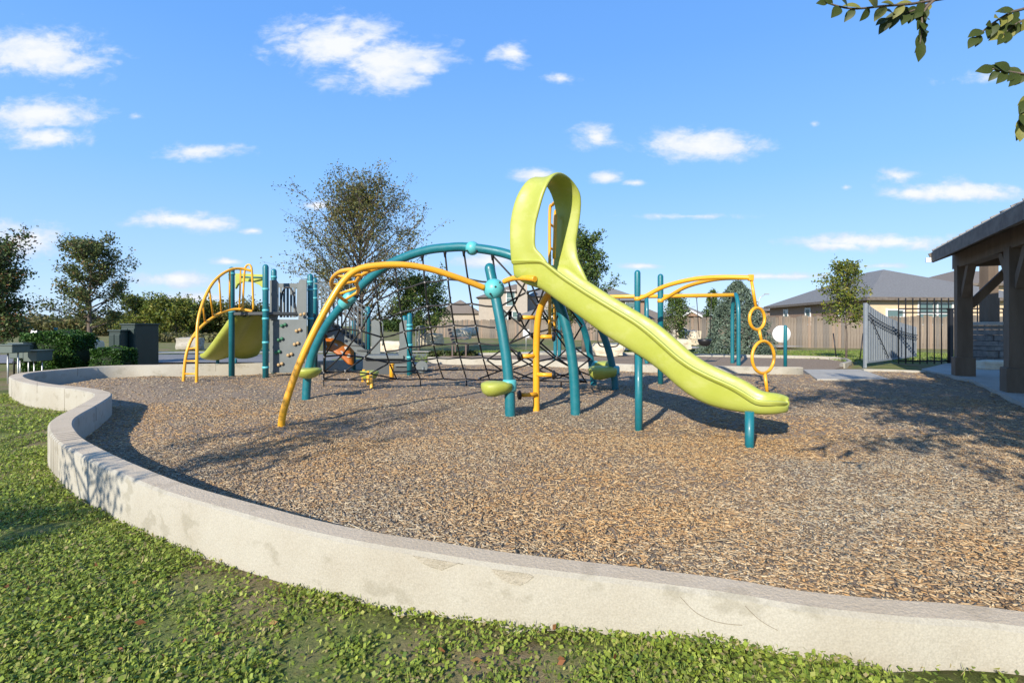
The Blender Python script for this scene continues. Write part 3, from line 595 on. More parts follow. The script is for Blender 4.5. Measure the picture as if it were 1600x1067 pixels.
    def LZ(px, py): k = (px-800)/F; L = (E.x-E.y*k)/(.87+.5*k); Y = E.y+.5*L; return L, CAMZ-(py-HOR)*Y/F
    rim = [LZ(*q) for q in ((848,408),(862,420),(879,433),(915,457),(960,484),(990,502),(1008,515),(1032,536),(1056,558),(1080,575),(1110,590),(1140,603),(1158,613),(1173,623),(1182,629))]
    bot = [LZ(*q) for q in ((801,432),(812,440),(840,450),(858,463),(900,493),(939,522),(981,548),(1008,564),(1032,582),(1056,604),(1080,622),(1104,634),(1128,640),(1152,644),(1179,646))]
    rim.sort(); bot.sort(); rl_, rz = zip(*rim); bl, bz = zip(*bot)
    Wd = .63; Ls = np.linspace(2.44, 0, 40)
    prof = [(-.035, .95), (-.02, .99), (.0, 1.0), (.03, .98), (.045, .8), (.055, .4), (.085, .14), (.15, .05), (.5, .02), (.85, .05), (.915, .14), (.945, .4), (.955, .8), (.97, .98), (1.0, 1.0), (1.02, .99), (1.035, .95)]
    V = []; rows = 0
    for L in Ls:
        zr = np.interp(L, rl_, rz); zb = np.interp(L, bl, bz)-.005; 
        if L > 2.06: zr = np.interp(2.06, rl_, rz)+(L-2.06)*.05
        for (w, h) in prof: V.append(E-dv*L+pv*(w*Wd)+Vector((0, 0, zb+(zr-zb)*h)))
        rows += 1
    zr0 = rz[0]; zb0 = bz[0]-.005
    for k, e in enumerate((.06, .12, .17, .21, .235)):
        sh = math.sqrt(max(0, 1-(e/.24)**2)); drop = .03*(e/.24)**2
        for (w, h) in prof: V.append(E+dv*e+pv*((.5+(w-.5)*(.30+.70*sh))*Wd)+Vector((0, 0, zb0+drop+(zr0-zb0)*h*(.35+.65*sh))))
        rows += 1
    n = len(prof); b = MB(); b.add(V, [(i*n+j, i*n+j+1, (i+1)*n+j+1, (i+1)*n+j) for i in range(rows-1) for j in range(n-1)], True)
    so = b.build('slide', LIME, t, recalc=False); sm = so.modifiers.new('s', 'SOLIDIFY'); sm.thickness = .05; sm.offset = 0; su = so.modifiers.new('u', 'SUBSURF'); su.levels = 1; su.render_levels = 1
    # ---- hood: bent sheet standing on both side walls of the slide
    zb_ = 1.70; top = 2.70; th = []; m = 34
    path = []
    for i in range(m+1):
        f = i/m
        if f < .36: w, z = 0.0, zb_+(f/.36)*.62
        elif f < .64: a = math.pi*(1-(f-.36)/.28); w, z = .5+.5*math.copysign(abs(math.cos(a))**.8, math.cos(a)), 2.32+.37*math.sin(a)**.8
        else: w, z = 1.0, zb_+(1-(f-.64)/.36)*.62
        path.append((w, z, f))
    V = []; nb = 7
    for (w, z, f) in path:
        h = z-zb_
        lf_n = np.interp(h, [0, .16, .42, .65, 1.0], [1.94, 2.14, 2.13, 2.06, 1.97]); lf_f = np.interp(h, [0, .16, .3, .6, .85, 1.0], [1.76, 1.92, 1.95, 1.90, 1.86, 1.92])
        lf = lf_n+(lf_f-lf_n)*w; lb = np.interp(h, [0, .45, .7, 1.0], [2.45, 2.45, 2.40, 2.27])-.22*w*min(1, max(0, 1.05-h)/.4)
        for k in range(nb):
            g = k/(nb-1); L = lf+(lb-lf)*g; flare = .028*abs(math.cos(g*math.pi))**3*min(1, max(0, h-.04)/.2)
            out = pv*((w-.5)*2*flare)+Vector((0, 0, flare*math.sqrt(max(0, 1-(2*w-1)**2))))
            zr_ = float(np.interp(min(L, 2.06), rl_, rz))-.02; zq = z+(zr_-zb_)*max(0, 1-h/.35)
            V.append(E-dv*L+pv*(w*Wd)+Vector((0, 0, zq-(L-2.1)*.12*max(0, h-.6)))+out)
    b = MB(); b.add(V, [(i*nb+j, i*nb+j+1, (i+1)*nb+j+1, (i+1)*nb+j) for i in range(m) for j in range(nb-1)], True)
    ho = b.build('hood', LIME, t, recalc=False); sm = ho.modifiers.new('s', 'SOLIDIFY'); sm.thickness = .04; sm.offset = 0; su = ho.modifiers.new('u', 'SUBSURF'); su.levels = 1; su.render_levels = 1
    def hp(L, w, z): q = E-dv*L+pv*(w*Wd); return Vector((q.x, q.y, z))
    er = [AX(859, 6.45, 0), AX(867, 6.75, 0)]
    for q in er:
        b = MB(); b.tube(cr([q+Vector((0, 0, .9)), q+Vector((0, 0, 1.6)), q+Vector((0, 0, 2.45)), q+Vector((.03, -.06, 2.54)), q+Vector((.06, -.2, 2.55))], 5), .02, 8); b.build('entry_rail', YEL, t)
    for z in (1.1, 1.4, 1.72, 2.02, 2.32): b = MB(); b.tube([er[0]+Vector((0, 0, z)), er[1]+Vector((0, 0, z))], .015, 8); b.build('rung', YEL, t)
    b = MB(); b.tube(cr([hp(2.18, .93, 2.33), hp(2.16, .86, 2.31), hp(2.16, .84, 2.2), hp(2.17, .84, 1.95), hp(2.18, .86, 1.86), hp(2.2, .93, 1.84)], 5), .02, 8); b.build('grab_handle', YEL, t)
    b = MB(); b.poly([hp(2.40, .12, 1.60), hp(2.40, .95, 1.60), (.62, 6.75, 1.60), (.46, 6.4, 1.60)], .05, (0, 0, -1)); b.build('platform', BLACK, t)
    # slide supports
    for px, Y, zt in ((998, 5.09, .84), (1171, 4.42, .30)):
        b = MB(); b.tube([AX(px, Y, -.15), AX(px, Y, zt)], .038, 14); b.build('slide_leg', TEAL, t)
    # ---- rope net from the arch back to the ground
    NI, NJ = 11, 7; nodes = {}
    def top_pt(s): 
        i = min(max(s, 0), 1)*(len(arch)-1); k = int(i); return arch[k].lerp(arch[min(k+1, len(arch)-1)], i-k)
    for i in range(NI+1):
        a = i/NI; tp = top_pt(.20+.66*a)-Vector((0, 0, .06)); g = Vector((-3.15+4.35*a, 8.55+.35*math.sin(a*math.pi)-.3*a, .12))
        for j in range(NJ+1):
            f = j/NJ; p = tp.lerp(g, f); p.z -= .16*math.sin(f*math.pi)*(1.0-.2*a); p.y -= .25*math.sin(f*math.pi)*math.sin(a*math.pi)
            nodes[i, j] = p
    def rope(pts, r=.0125, name='rope'):
        b = MB(); b.tube(pts, r, 6); b.build(name, ROPE, t)
    def sag(a, c): m_ = (a+c)/2; m_.z -= .012; return [a, m_, c]
    for i in range(3, 9): rope([nodes[i, j] for j in range(NJ+1)])
    for j in range(1, NJ+1):
        pts = []
        for i in range(3, 8): pts += sag(nodes[i, j], nodes[i+1, j])[:-1]
        pts.append(nodes[8, j]); rope(pts)
    for i0, i1 in ((0, 3), (8, 11)):
        rope([nodes[i0 if i0 == 0 else i1, j] for j in range(NJ+1)])
        for j in range(0, NJ, 2):
            for sgn in (1, -1):
                pts = []; jj = j if sgn > 0 else j+2
                k = jj
                for i in range(i0, i1+1):
                    pts.append(nodes[i, min(max(k, 0), NJ)]); k += sgn
                    if k > NJ or k < 0: break
                if len(pts) > 1: rope(pts)
        pts = [nodes[i, NJ] for i in range(i0, i1+1)]; rope(pts)
    b = MB()
    for (i, j), p in nodes.items():
        if j == 0: b.tube([p+Vector((0, 0, .05)), p, p-Vector((0, 0, .06))], [.028, .022, .012], 7)
    b.build('rope_hangers', BLACK, t)['kind'] = 'stuff'
    b = MB()
    for (i, j), p in nodes.items():
        if j > 0 and (3 <= i <= 8 or (i+j) % 2 == 0): b.tube([p-Vector((0, 0, .018)), p+Vector((0, 0, .018))], .016, 6)
    b.build('rope_connectors', CLIP, t)['kind'] = 'stuff'
    for i in range(0, NI+1, 2):
        p = nodes[i, NJ]; rope([p, Vector((p.x, p.y+.02, -.08))], .012, 'anchor')
    # second sheet: diamond net between the front pole, the spine ladder and the legs behind
    n2 = {}
    for i in range(7):
        for j in range(7):
            a = i/6; f = j/6; tp = Vector((-.05+.75*a, 6.35-.3*a, 1.62+.06*a)); g = Vector((-.55+2.0*a, 8.6+.1*a, .14)); p = tp.lerp(g, f); p.z -= .15*math.sin(f*math.pi); n2[i, j] = p
    for s0 in range(-6, 7):
        for sg in (1, -1):
            pts = [n2[i, j] for j in range(7) for i in [s0+j if sg > 0 else s0+6-j] if 0 <= i <= 6]
            if len(pts) > 1 and s0 % 2 == 0: rope(pts)
    b = MB()
    for (i, j), p in n2.items():
        if (i+j) % 2 == 0: b.tube([p-Vector((0, 0, .016)), p+Vector((0, 0, .016))], .015, 6)
    b.build('rope_connectors', CLIP, t)['kind'] = 'stuff'
    return t
net_climber()
# ------------------------------------------------------------------ ring climber
def ring_climber():
    t = thing('ring_climber', 'two teal posts with yellow overhead arms holding a hanging ladder of rings', 'climber', (2.3, 8.6, 0))
    post(t, 996, 607, 422, 8.4, .05); post(t, 1032, 600, 428, 9.03, .05)
    e = A(1173, 434, 7.4)
    b = MB(); b.tube(cr([A(996, 467, 8.4), A(1010, 462, 8.33), A(1040, 447, 8.15), A(1085, 436, 7.85), A(1130, 433, 7.6), e], 7), .035, 12); b.build('arm', YEL, t)
    b = MB(); b.tube(cr([A(1032, 470, 9.03), A(1045, 463, 8.9), A(1075, 447, 8.5), A(1120, 436, 7.9), A(1165, 434, 7.45)], 7), .033, 12); b.build('arm', YEL, t)
    for px, Y, y in ((996, 8.4, 467), (1032, 9.03, 470)): b = MB(); c = A(px, y, Y); b.tube([c-Vector((0, 0, .03)), c+Vector((0, 0, .03))], .056, 14); b.build('clamp', YEL, t)
    b = MB(); b.box(tuple(e), (.07, .07, .09)); b.build('arm_end', YEL, t, bevel=.01)
    b = MB(); b.tube([A(1174, 437, 7.4), A(1181, 480, 7.4)], .022, 10); b.build('hanger', YEL, t)
    def ring(c, rx, rz, tilt):
        pts = []
        for k in range(33):
            a = 2*math.pi*k/32; pts.append(c+Vector((rx*math.cos(a)*.9, rx*math.cos(a)*.436, rz*math.sin(a))))
        b = MB(); b.tube(pts, .023, 10, caps=False); b.build('ring', YEL, t)
    ring(A(1183, 498, 7.4), .158, .158, .0); ring(A(1192.5, 558, 7.4), .232, .232, .0)
    b = MB(); b.tube([A(1186, 515, 7.4), A(1190, 533, 7.4)], .022, 10); b.build('hanger', YEL, t)
    b = MB(); b.tube([A(1195, 583, 7.4), A(1199, 599, 7.4)-Vector((0, 0, .15))], .024, 10); b.build('hanger', YEL, t)
ring_climber()
# ------------------------------------------------------------------ swing set
def swing_set():
    t = thing('swing_set', 'swing frame with yellow top beam, teal arched legs and black bucket seat', 'swing set', (3.9, 14.5, 0))
    E0 = AX(871, 14.9, 1.85); E1 = AX(1010, 14.6, 1.85); E2 = AX(1149, 13.9, 1.85)
    b = MB(); b.tube([E0, E1, E2], .055, 14); b.build('beam', YEL, t)
    for c in (E0, E1, E2):
        for s in (-1, 1):
            q = [Vector((c.x+s*.10, c.y+s*.42, -.1)), Vector((c.x+s*.095, c.y+s*.41, 1.0)), Vector((c.x+s*.08, c.y+s*.36, 1.5)), Vector((c.x+s*.05, c.y+s*.2, 1.78)), Vector((c.x, c.y, 1.87))]
            b = MB(); b.tube(cr(q, 6), .052, 12); b.build('leg', TEAL, t)
    def pt(px): f = (px-1010)/(1149-1010); return E1.lerp(E2, f) if f > 0 else E0.lerp(E1, (px-871)/139)
    a, c = pt(1090), pt(1113); zt = A(1100, 528, a.y).z; m_ = A(1101, 532, (a.y+c.y)/2)
    for p, s in ((a, -.2), (c, .2)):
        q = Vector((m_.x+s*.75, m_.y, zt+.02)); b = MB(); b.tube([p-Vector((0, 0, .04)), p.lerp(q, .5), q], .010, 6); b.build('chain', IRON, t); b = MB(); b.tube([p+Vector((0, 0, .06)), p-Vector((0, 0, .07))], .03, 8); b.build('hanger', CLIP, t)
    b = MB(); b.lathe(m_-Vector((0, 0, .16)), [(.06, 0), (.14, .04), (.18, .14), (.185, .2), (.17, .2), (.13, .1), (.05, .05)], 16); b.build('bucket_seat', BLACK, t)
    a, c = pt(935), pt(968)
    for p, s in ((a, -1), (c, 1)):
        b = MB(); b.tube([p, Vector((p.x, p.y, .55))], .010, 6); b.build('chain', IRON, t)
    b = MB(); b.tube(cr([Vector((a.x, a.y, .55)), Vector((a.x+.1, a.y, .42)), Vector((c.x-.1, c.y, .42)), Vector((c.x, c.y, .55))], 6), .022, 8); b.build('belt_seat', BLACK, t)
swing_set()
# round white panel on a post
t = thing('round_play_panel', 'round white panel on a slim teal post right of the rings', 'play panel', P(1227, 582))
b = MB(); b.tube([AX(1227, 11.2, -.1), AX(1227, 11.2, 1.0)], .038, 12, round_end=True); b.build('post', TEAL, t)
b = MB(); b.lathe(A(1221, 522, 11.28), [(.185, 0), (.19, .008), (.185, .018)], 32, (-.15, -1, 0)); b.build('panel', WHITE, t)
# ------------------------------------------------------------------ buildings
def window(parent, c, w, h, ax, nrm, m=GLASS):
    """frame with sash bar and glass pane, proud of the wall"""
    ax = Vector(ax).normalized(); nrm = Vector(nrm).normalized(); up = Vector((0, 0, 1)); c = Vector(c); rot = Matrix((ax, nrm, up)).transposed()
    f = MB()
    for s in (-1, 1): f.box(c+ax*s*(w/2)+nrm*.03, (.09, .08, h+.18), rot=rot); f.box(c+up*s*(h/2)+nrm*.03, (w-.09, .08, .09), rot=rot)
    f.box(c+nrm*.02, (w-.1, .05, .05), rot=rot); o = f.build('window', TRIM, parent); g = MB(); g.box(c+nrm*.004, (w-.06, .03, h-.06), rot=rot); g.build('pane', m, o); return o
def hip_house(name, label, corner, ex, ey, wx, wy, zg, eave, peak, wall_m, roof_m, ridge=.35, over=.45, wall2=None):
    """corner = nearest corner; ex, ey unit directions of the two walls"""
    c = Vector((*corner, 0)); ex = Vector((*ex, 0)).normalized(); ey = Vector((*ey, 0)).normalized(); t = thing(name, label, 'house', (c.x, c.y, zg))
    q = [c, c+ex*wx, c+ex*wx+ey*wy, c+ey*wy]
    def face(a, e, m): b = MB(); n = (e-a).normalized().cross(Vector((0, 0, 1))); b.poly([a+Vector((0, 0, zg-.3)), e+Vector((0, 0, zg-.3)), e+Vector((0, 0, eave)), a+Vector((0, 0, eave))], .12, -n); b.build('wall', m, t)
    face(q[0], q[1], wall_m); face(q[1]+ey*.125, q[2], wall_m); face(q[2], q[3], wall_m); face(q[3], q[0]+ey*.125, wall2 or wall_m)
    r = [q[0]-ex*over-ey*over, q[1]+ex*over-ey*over, q[2]+ex*over+ey*over, q[3]-ex*over+ey*over]; z = Vector((0, 0, eave+.02)); mid = (q[0]+q[2])/2
    if wy >= wx: A1 = mid-ey*wy*ridge*.5; B1 = mid+ey*wy*ridge*.5; fs = [(0, 1, 4), (1, 2, 5, 4), (2, 3, 5), (3, 0, 4, 5)]
    else: A1 = mid-ex*wx*ridge*.5; B1 = mid+ex*wx*ridge*.5; fs = [(0, 1, 5, 4), (1, 2, 5), (2, 3, 4, 5), (3, 0, 4)]
    pz = Vector((0, 0, peak)); b = MB(); b.add([p+z for p in r]+[A1+pz, B1+pz], fs+[(3, 2, 1, 0)]); rf = b.build('roof', roof_m, t)
    b = MB()
    for i in range(4): b.beam(r[i]+z-Vector((0, 0, .1)), r[(i+1) % 4]+z-Vector((0, 0, .1)), .05, .2)
    b.build('fascia', TIMB2, rf); return t, q
# big house on the right behind the fence
ht, q = hip_house('brick_house', 'single storey house with grey hip roof behind the fence right of the rings', (23.1, 33.0), (1, .10), (.13, 1), 11.5, 17.5, -.3, 2.78, 5.45, STUC, SHING, .14, wall2=BRICK)
ex = Vector((1, .10, 0)).normalized(); ey = Vector((.13, 1, 0)).normalized(); nx_ = Vector((.10, -1, 0)).normalized(); ny_ = Vector((-1, .13, 0)).normalized()
for (px, w) in ((1398, 1.2), (1449, 1.35), (1473, 1.35)):
    k = (px-800)/F; s = (k*33.0-23.1)/(ex.x-k*ex.y); window(ht, q[0]+ex*s+Vector((0, 0, 1.75 if px > 1400 else 1.55)), w, 1.45 if px > 1400 else .9, ex, nx_)
for s in (3.5, 9.0, 13.5): window(ht, q[0]+ey*s+Vector((0, 0, 1.7)), .9, 1.3, ey, ny_)
# house peeking over the pavilion
ht2, q2 = hip_house('tan_house', 'tan house with brown roof just behind the pavilion post', (37.0, 42.0), (1, .1), (.1, 1), 14, 12, -.3, 4.4, 6.1, STUC, SHINB, .4)
# two storey house in the middle
h3 = thing('two_storey_house', 'taupe two storey house with white windows seen through the net', 'house', AX(800, 66, -.3))
def blk(name, x0, x1, Y0, D, z0, z1, m, par): b = MB(); a = AX(x0, Y0, 0); c = AX(x1, Y0, 0); b.box(((a.x+c.x)/2, Y0+D/2, (z0+z1)/2), (c.x-a.x, D, z1-z0)); return b.build(name, m, par)
def zz(py, Y): return CAMZ+(HOR-py)*Y/F
blk('wall', 748, 776, 66.0, 9, -.6, zz(465, 66), SIDING, h3); blk('wall', 776.3, 822, 64.5, 9, -.6, zz(456, 64.5), SIDING, h3); blk('wall', 808, 824, 64.0, 1.4, -.6, zz(437, 64), SIDING, h3); blk('wall', 824.3, 868, 66.5, 9, -.6, zz(462, 66.5), SIDING, h3); blk('wall', 812, 872, 62.5, 2, -.6, zz(492, 62.5), SIDING, h3)
def gable(par, x0, x1, Y0, D, ye, yp, m, name='roof', xp=None):
    a = AX(x0, Y0, 0); c = AX(x1, Y0, 0); ze = zz(ye, Y0); zp = zz(yp, Y0); xm = (a.x+c.x)/2 if xp is None else AX(xp, Y0, 0).x
    V = [(a.x, Y0-.4, ze), (c.x, Y0-.4, ze), (c.x, Y0+D, ze), (a.x, Y0+D, ze), (xm, Y0+D*.3, zp), (xm, Y0+D*.7, zp)]; b = MB(); b.add(V, [(0, 1, 4), (1, 2, 5, 4), (2, 3, 5), (3, 0, 4, 5), (3, 2, 1, 0)]); return b.build(name, m, par)
gable(h3, 743, 782, 66.0, 9.5, 465, 455, SHINB); gable(h3, 766, 828, 64.5, 9.5, 456, 441, SHINB, xp=806); gable(h3, 822, 874, 66.5, 9.5, 463, 447, SHING); gable(h3, 808, 880, 62.3, 4, 493, 480, SHING)
for (x, y, w, h, Y0) in ((798, 466, 1.1, 1.9, 64.5), (793, 496, 1.2, 1.5, 64.5), (801, 496, 1.2, 1.5, 64.5), (836, 500, 1.6, 1.3, 62.5), (848, 500, 1.6, 1.3, 62.5)): window(h3, A(x, y, Y0), w, h, (1, 0, 0), (0, -1, 0))
blk('porch_beam', 812, 866, 61.6, .3, zz(497, 61.6), zz(493, 61.6), TRIM, h3)
# other houses whose roofs show
def simple_house(label, x0, x1, Y, ye, yp, wm, rm, D=9, xp=None, wins=()):
    h = thing('house', label, 'house', AX((x0+x1)/2, Y, -.3)); blk('wall', x0+2, x1-2, Y, D, -.6, zz(ye, Y), wm, h); gable(h, x0, x1, Y, D+.5, ye, yp, rm, xp=xp)
    for (x, y, w, hh) in wins: window(h, A(x, y, Y), w, hh, (1, 0, 0), (0, -1, 0))
    return h
simple_house('low house with brown roof left of the taupe two storey house', 676, 752, 72, 490, 467, SIDING, SHINB, xp=716)
simple_house('house with dark roof behind the tree right of the slide hood', 925, 1012, 58, 470, 446, BRICK, SHING, xp=960, wins=((985, 482, 1.2, 1.4),))
simple_house('house with brown roof left of the ring climber posts', 1000, 1048, 62, 498, 482, BRICK, SHINB)
simple_house('small brick house with grey gable roof left of the conifer', 1046, 1110, 64, 494, 477, BRICK, SHING, xp=1085)
hb = [o for o in bpy.data.objects if o.get('label', '').startswith('small brick house')][0]
b = MB(); b.poly([A(1068, 494, 63.6), A(1096, 494, 63.6), A(1080, 486, 63.6)], .2, (0, -1, 0)); b.build('gable', BRICK, hb)
for a_, c_ in (((1066, 495), (1080, 485.5)), ((1080, 485.5), (1098, 495))): b = MB(); b.beam(A(*a_, 63.3), A(*c_, 63.3), .15, .2); b.build('gable_trim', TRIM, hb)
simple_house('distant house with dark roof just left of the big grey roofed house', 1160, 1212, 60, 486, 474, BRICK, SHINB)
# ------------------------------------------------------------------ wooden fence, plank by plank
def fence():
    t = thing('wooden_fence', 'long weathered wooden privacy fence along the back lawn', 'fence', (8, 40, -.3)); rnd = random.Random(8)
    meshes = []
    for k in range(6):
        b = MB(); w = .141; h = 1.80+.018*k; b.poly([(-w/2, 0, 0), (w/2, 0, 0), (w/2, 0, h-.03), (w/2-.03, 0, h), (-w/2+.03, 0, h), (-w/2, 0, h-.03)], .02, (0, 1, 0)); me = b.mesh('plank'); me.materials.append((WOOD, WOOD2, WOOD, WOOD3, WOOD2, WOOD)[k]); meshes.append(me)
    runs = [((-9.5, 56), (8.5, 42.0), 96), ((8.5, 42.0), (15.8, 30.0), 78), ((15.8, 30.0), (31.0, 26.5), 100)]
    for (a, c, n) in runs:
        a = Vector((*a, 0)); c = Vector((*c, 0)); e = (c-a); ang = math.atan2(e.y, e.x); step = e.length/n
        for i in range(n):
            p = a+e*((i+.5)/n); o = bpy.data.objects.new('plank', rnd.choice(meshes)); o.location = Vector((p.x, p.y, -.34+rnd.uniform(-.02, .03)))-t.location; o.rotation_euler = (rnd.uniform(-.015, .015), rnd.uniform(-.008, .008), ang); o.scale = (step/.152, 1, 1); link(o, t)
        for z in (-.05, 1.2):
            b = MB(); n2 = Vector((-e.y, e.x, 0)).normalized()*.05; b.beam(a+n2+Vector((0, 0, z)), c+n2+Vector((0, 0, z)), .04, .09); b.build('rail', WOOD2, t)
        for i in range(0, n+1, 16):
            p = a+e*(i/n)+Vector((-e.y, e.x, 0)).normalized()*.1; b = MB(); b.box((p.x, p.y, .55), (.1, .1, 1.9), ang); b.build('fence_post', WOOD2, t)
fence()
# ------------------------------------------------------------------ iron fence and gate on the right
def iron_fence():
    t = thing('iron_fence', 'black iron picket fence between the gate and the pavilion', 'fence', AX(1480, 13.3, 0)); a = AX(1404, 13.4, 0); c = Vector((15.0, 13.2, 0)); e = c-a; n = 27
    pb = MB(); pb.box((0, 0, .88), (.02, .02, 1.72)); me = pb.mesh('picket'); me.materials.append(IRON)
    for i in range(n+1):
        o = bpy.data.objects.new('picket', me); o.location = a+e*(i/n)-t.location; link(o, t)
    for z in (.1, 1.36, 1.6-.14):
        b = MB(); b.beam(a+Vector((0, 0, z)), c+Vector((0, 0, z)), .03, .035); b.build('rail', IRON, t)
    for px in (1485, 1572):
        p = AX(px, 13.3, 0); b = MB(); b.box((p.x, p.y, .68), (.09, .09, 1.5)); b.box((p.x, p.y, 1.45), (.11, .11, .04)); b.build('fence_post', IRON, t)
iron_fence()
def gate():
    t = thing('screened_gate', 'grey screened gate leaf with swooping top beside the staked tree', 'gate', AX(1352, 12.9, 0)); a = AX(1354, 12.9, 0); c = Vector((12.3, 15.6, 0)); e = c-a; n = 24
    def top(f): return 1.60-.62*f**.8+.10*math.sin(f*math.pi)*-.6
    b = MB(); pts = [a+e*f+Vector((0, 0, .12)) for f in (0, 1)]+[a+e*(1-k/12)+Vector((0, 0, top(1-k/12))) for k in range(13)]; b.poly(pts, .012, (-e.y, e.x, 0)); b.build('screen', GATEM, t)
    nn = Vector((e.y, -e.x, 0)).normalized()*.03
    for i in range(n+1):
        f = i/n; b = MB(); p = a+e*f+nn*.35; b.box((p.x, p.y, (.1+top(f))/2), (.016, .016, top(f)-.12)); b.build('picket', GATEM, t)
    for dz in (-.26, -.36):
        b = MB(); b.tube([a+e*(k/10)+nn*1.6+Vector((0, 0, top(k/10)+dz)) for k in range(11)], .012, 6); b.build('rail', IRON, t)
    b = MB(); b.tube([a+e*.04+nn*1.7+Vector((0, 0, 1.2)), a+e*.36+nn*1.7+Vector((0, 0, .15))], .012, 6); b.build('brace', IRON, t)
    b = MB(); b.beam(a+Vector((0, 0, .1)), c+Vector((0, 0, .1)), .04, .05); b.build('rail', GATEM, t)
    b = MB(); b.box((a.x-.04, a.y, .74), (.055, .055, 1.7)); b.build('gate_post', GATEM, t)
gate()
# ------------------------------------------------------------------ pavilion
def pavilion():
    t = thing('pavilion', 'dark timber picnic pavilion with knee braces at the right edge', 'pavilion', (8.8, 10, 0)); ev = Vector((-.488, -.873, 0)); iv = Vector((.873, -.488, 0))
    p1 = Vector((8.86, 10.05, 0)); p2 = p1+ev*2.82; p3 = p1+ev*5.6; zb = 2.17
    def column(p, nm='post'):
        b = MB(); rz = math.atan2(ev.y, ev.x); b.box((p.x, p.y, 1.1), (.24, .24, 2.2), rz); o = b.build(nm, TIMBER, t, bevel=.008); b = MB(); b.box((p.x, p.y, .2), (.31, .31, .42), rz); b.build('plinth', TIMBER, o, bevel=.01); return o
    for base in (p1, p2, p3):
        for s in (0, 4.2): column(base+iv*s)
    for s in (0, 4.2):
        b = MB(); b.beam(p1+iv*s-ev*.35+Vector((0, 0, zb+.14)), p3+iv*s+ev*.3+Vector((0, 0, zb+.14)), .2, .28); b.build('beam', TIMBER, t)
    for base in (p1, p2, p3):
        b = MB(); b.beam(base+Vector((0, 0, zb+.13)), base+iv*4.2+Vector((0, 0, zb+.13)), .16, .24); b.build('tie_beam', TIMBER, t)
        for dv_, ln in ((iv, .75), (ev, .55), (-ev, .55)):
            if (base is p1 and dv_ == -ev): continue
            b = MB(); b.beam(base+dv_*.1+Vector((0, 0, zb-ln)), base+dv_*ln+Vector((0, 0, zb+.04)), .12, .14); b.build('brace', TIMBER, t)
    # roof: eave on the playground side, ridge inward
    e0 = p1-iv*.42-ev*.12; e1 = p3-iv*.42+ev*1.0; zr = 2.42; sl_ = .42
    def rp(base, s, dz=0): return base+iv*s+Vector((0, 0, zr+s*sl_+dz))
    b = MB(); b.add([rp(e0, 0), rp(e1, 0), rp(e1, 2.6), rp(e0, 2.6), rp(e0, 0, .1), rp(e1, 0, .1), rp(e1, 2.6, .1), rp(e0, 2.6, .1)], [(0, 1, 2, 3), (7, 6, 5, 4), (0, 4, 5, 1), (1, 5, 6, 2), (2, 6, 7, 3), (3, 7, 4, 0)]); rf = b.build('roof', TIMBER, t)
    o2 = e0+iv*5.2; o3 = e1+iv*5.2
    b = MB(); z2 = Vector((0, 0, zr)); top = Vector((0, 0, zr+2.6*sl_)); m0 = e0+iv*2.605; m1 = e1+iv*2.605; b.add([m0+top, m1+top, o3+z2, o2+z2, m0+top+Vector((0, 0, .1)), m1+top+Vector((0, 0, .1)), o3+z2+Vector((0, 0, .1)), o2+z2+Vector((0, 0, .1))], [(3, 2, 1, 0), (4, 5, 6, 7), (0, 1, 5, 4), (1, 2, 6, 5), (2, 3, 7, 6), (3, 0, 4, 7)]); b.build('roof', TIMBER, t)
    b = MB(); b.add([rp(e0, -.04, .115), rp(e1, -.04, .115), rp(e1, 2.6, .115), rp(e0, 2.6, .115), rp(e0, -.04, .135), rp(e1, -.04, .135), rp(e1, 2.6, .135), rp(e0, 2.6, .135)], [(0, 1, 2, 3), (7, 6, 5, 4), (0, 4, 5, 1), (1, 5, 6, 2), (2, 6, 7, 3), (3, 7, 4, 0)]); b.build('metal_sheet', METROOF, rf)
    L_ = (e1-e0).length
    for i in range(int(L_/.4)+1):
        p = e0+ev*(i*.4+.02); b = MB(); b.beam(rp(p, -.045, .15), rp(p, 2.6, .15), .02, .03); b.build('seam', METROOF, rf)
    b = MB(); b.beam(rp(e0, -.03, .0), rp(e1, -.03, .0), .04, .2); b.build('fascia', TIMB2, rf)
    b = MB(); b.beam(rp(e0, -.06, .0)+ev*-.03, rp(e0, 2.6, .0)+ev*-.03, .05, .2); b.build('rake_board', TIMB2, rf)
    b = MB(); b.box(tuple(rp(e0, -.1, -.02)), (.06, .08, .09), math.atan2(ev.y, ev.x)); b.build('gutter_end', WHITE, rf)
    # stone pier with timber above and a ceiling fan
    s = AX(1545, 12.2, 0); col = thing('stone_pier', 'grey ledgestone pier with a dark timber post behind the pavilion post', 'pier', (s.x, s.y, 0)); rnd = random.Random(3); z = .05
    while z < .95:
        h = rnd.choice((.1, .13, .16)); x = -.32
        while x < .32:
            w = min(rnd.uniform(.14, .3), .32-x); b = MB(); b.box((s.x+x+w/2, s.y, z+h/2), (w-.012, .6+rnd.uniform(-.03, .03), h-.012)); b.build('stone', STONEV, col); x += w
            if .32-x < .05: break
        z += h
    b = MB(); b.box((s.x, s.y, z+.04), (.72, .72, .08)); b.build('cap', SLAB, col, bevel=.01); b = MB(); b.box((s.x, s.y, z+.9), (.24, .24, 1.7)); b.build('post', TIMBER, col)
pavilion()
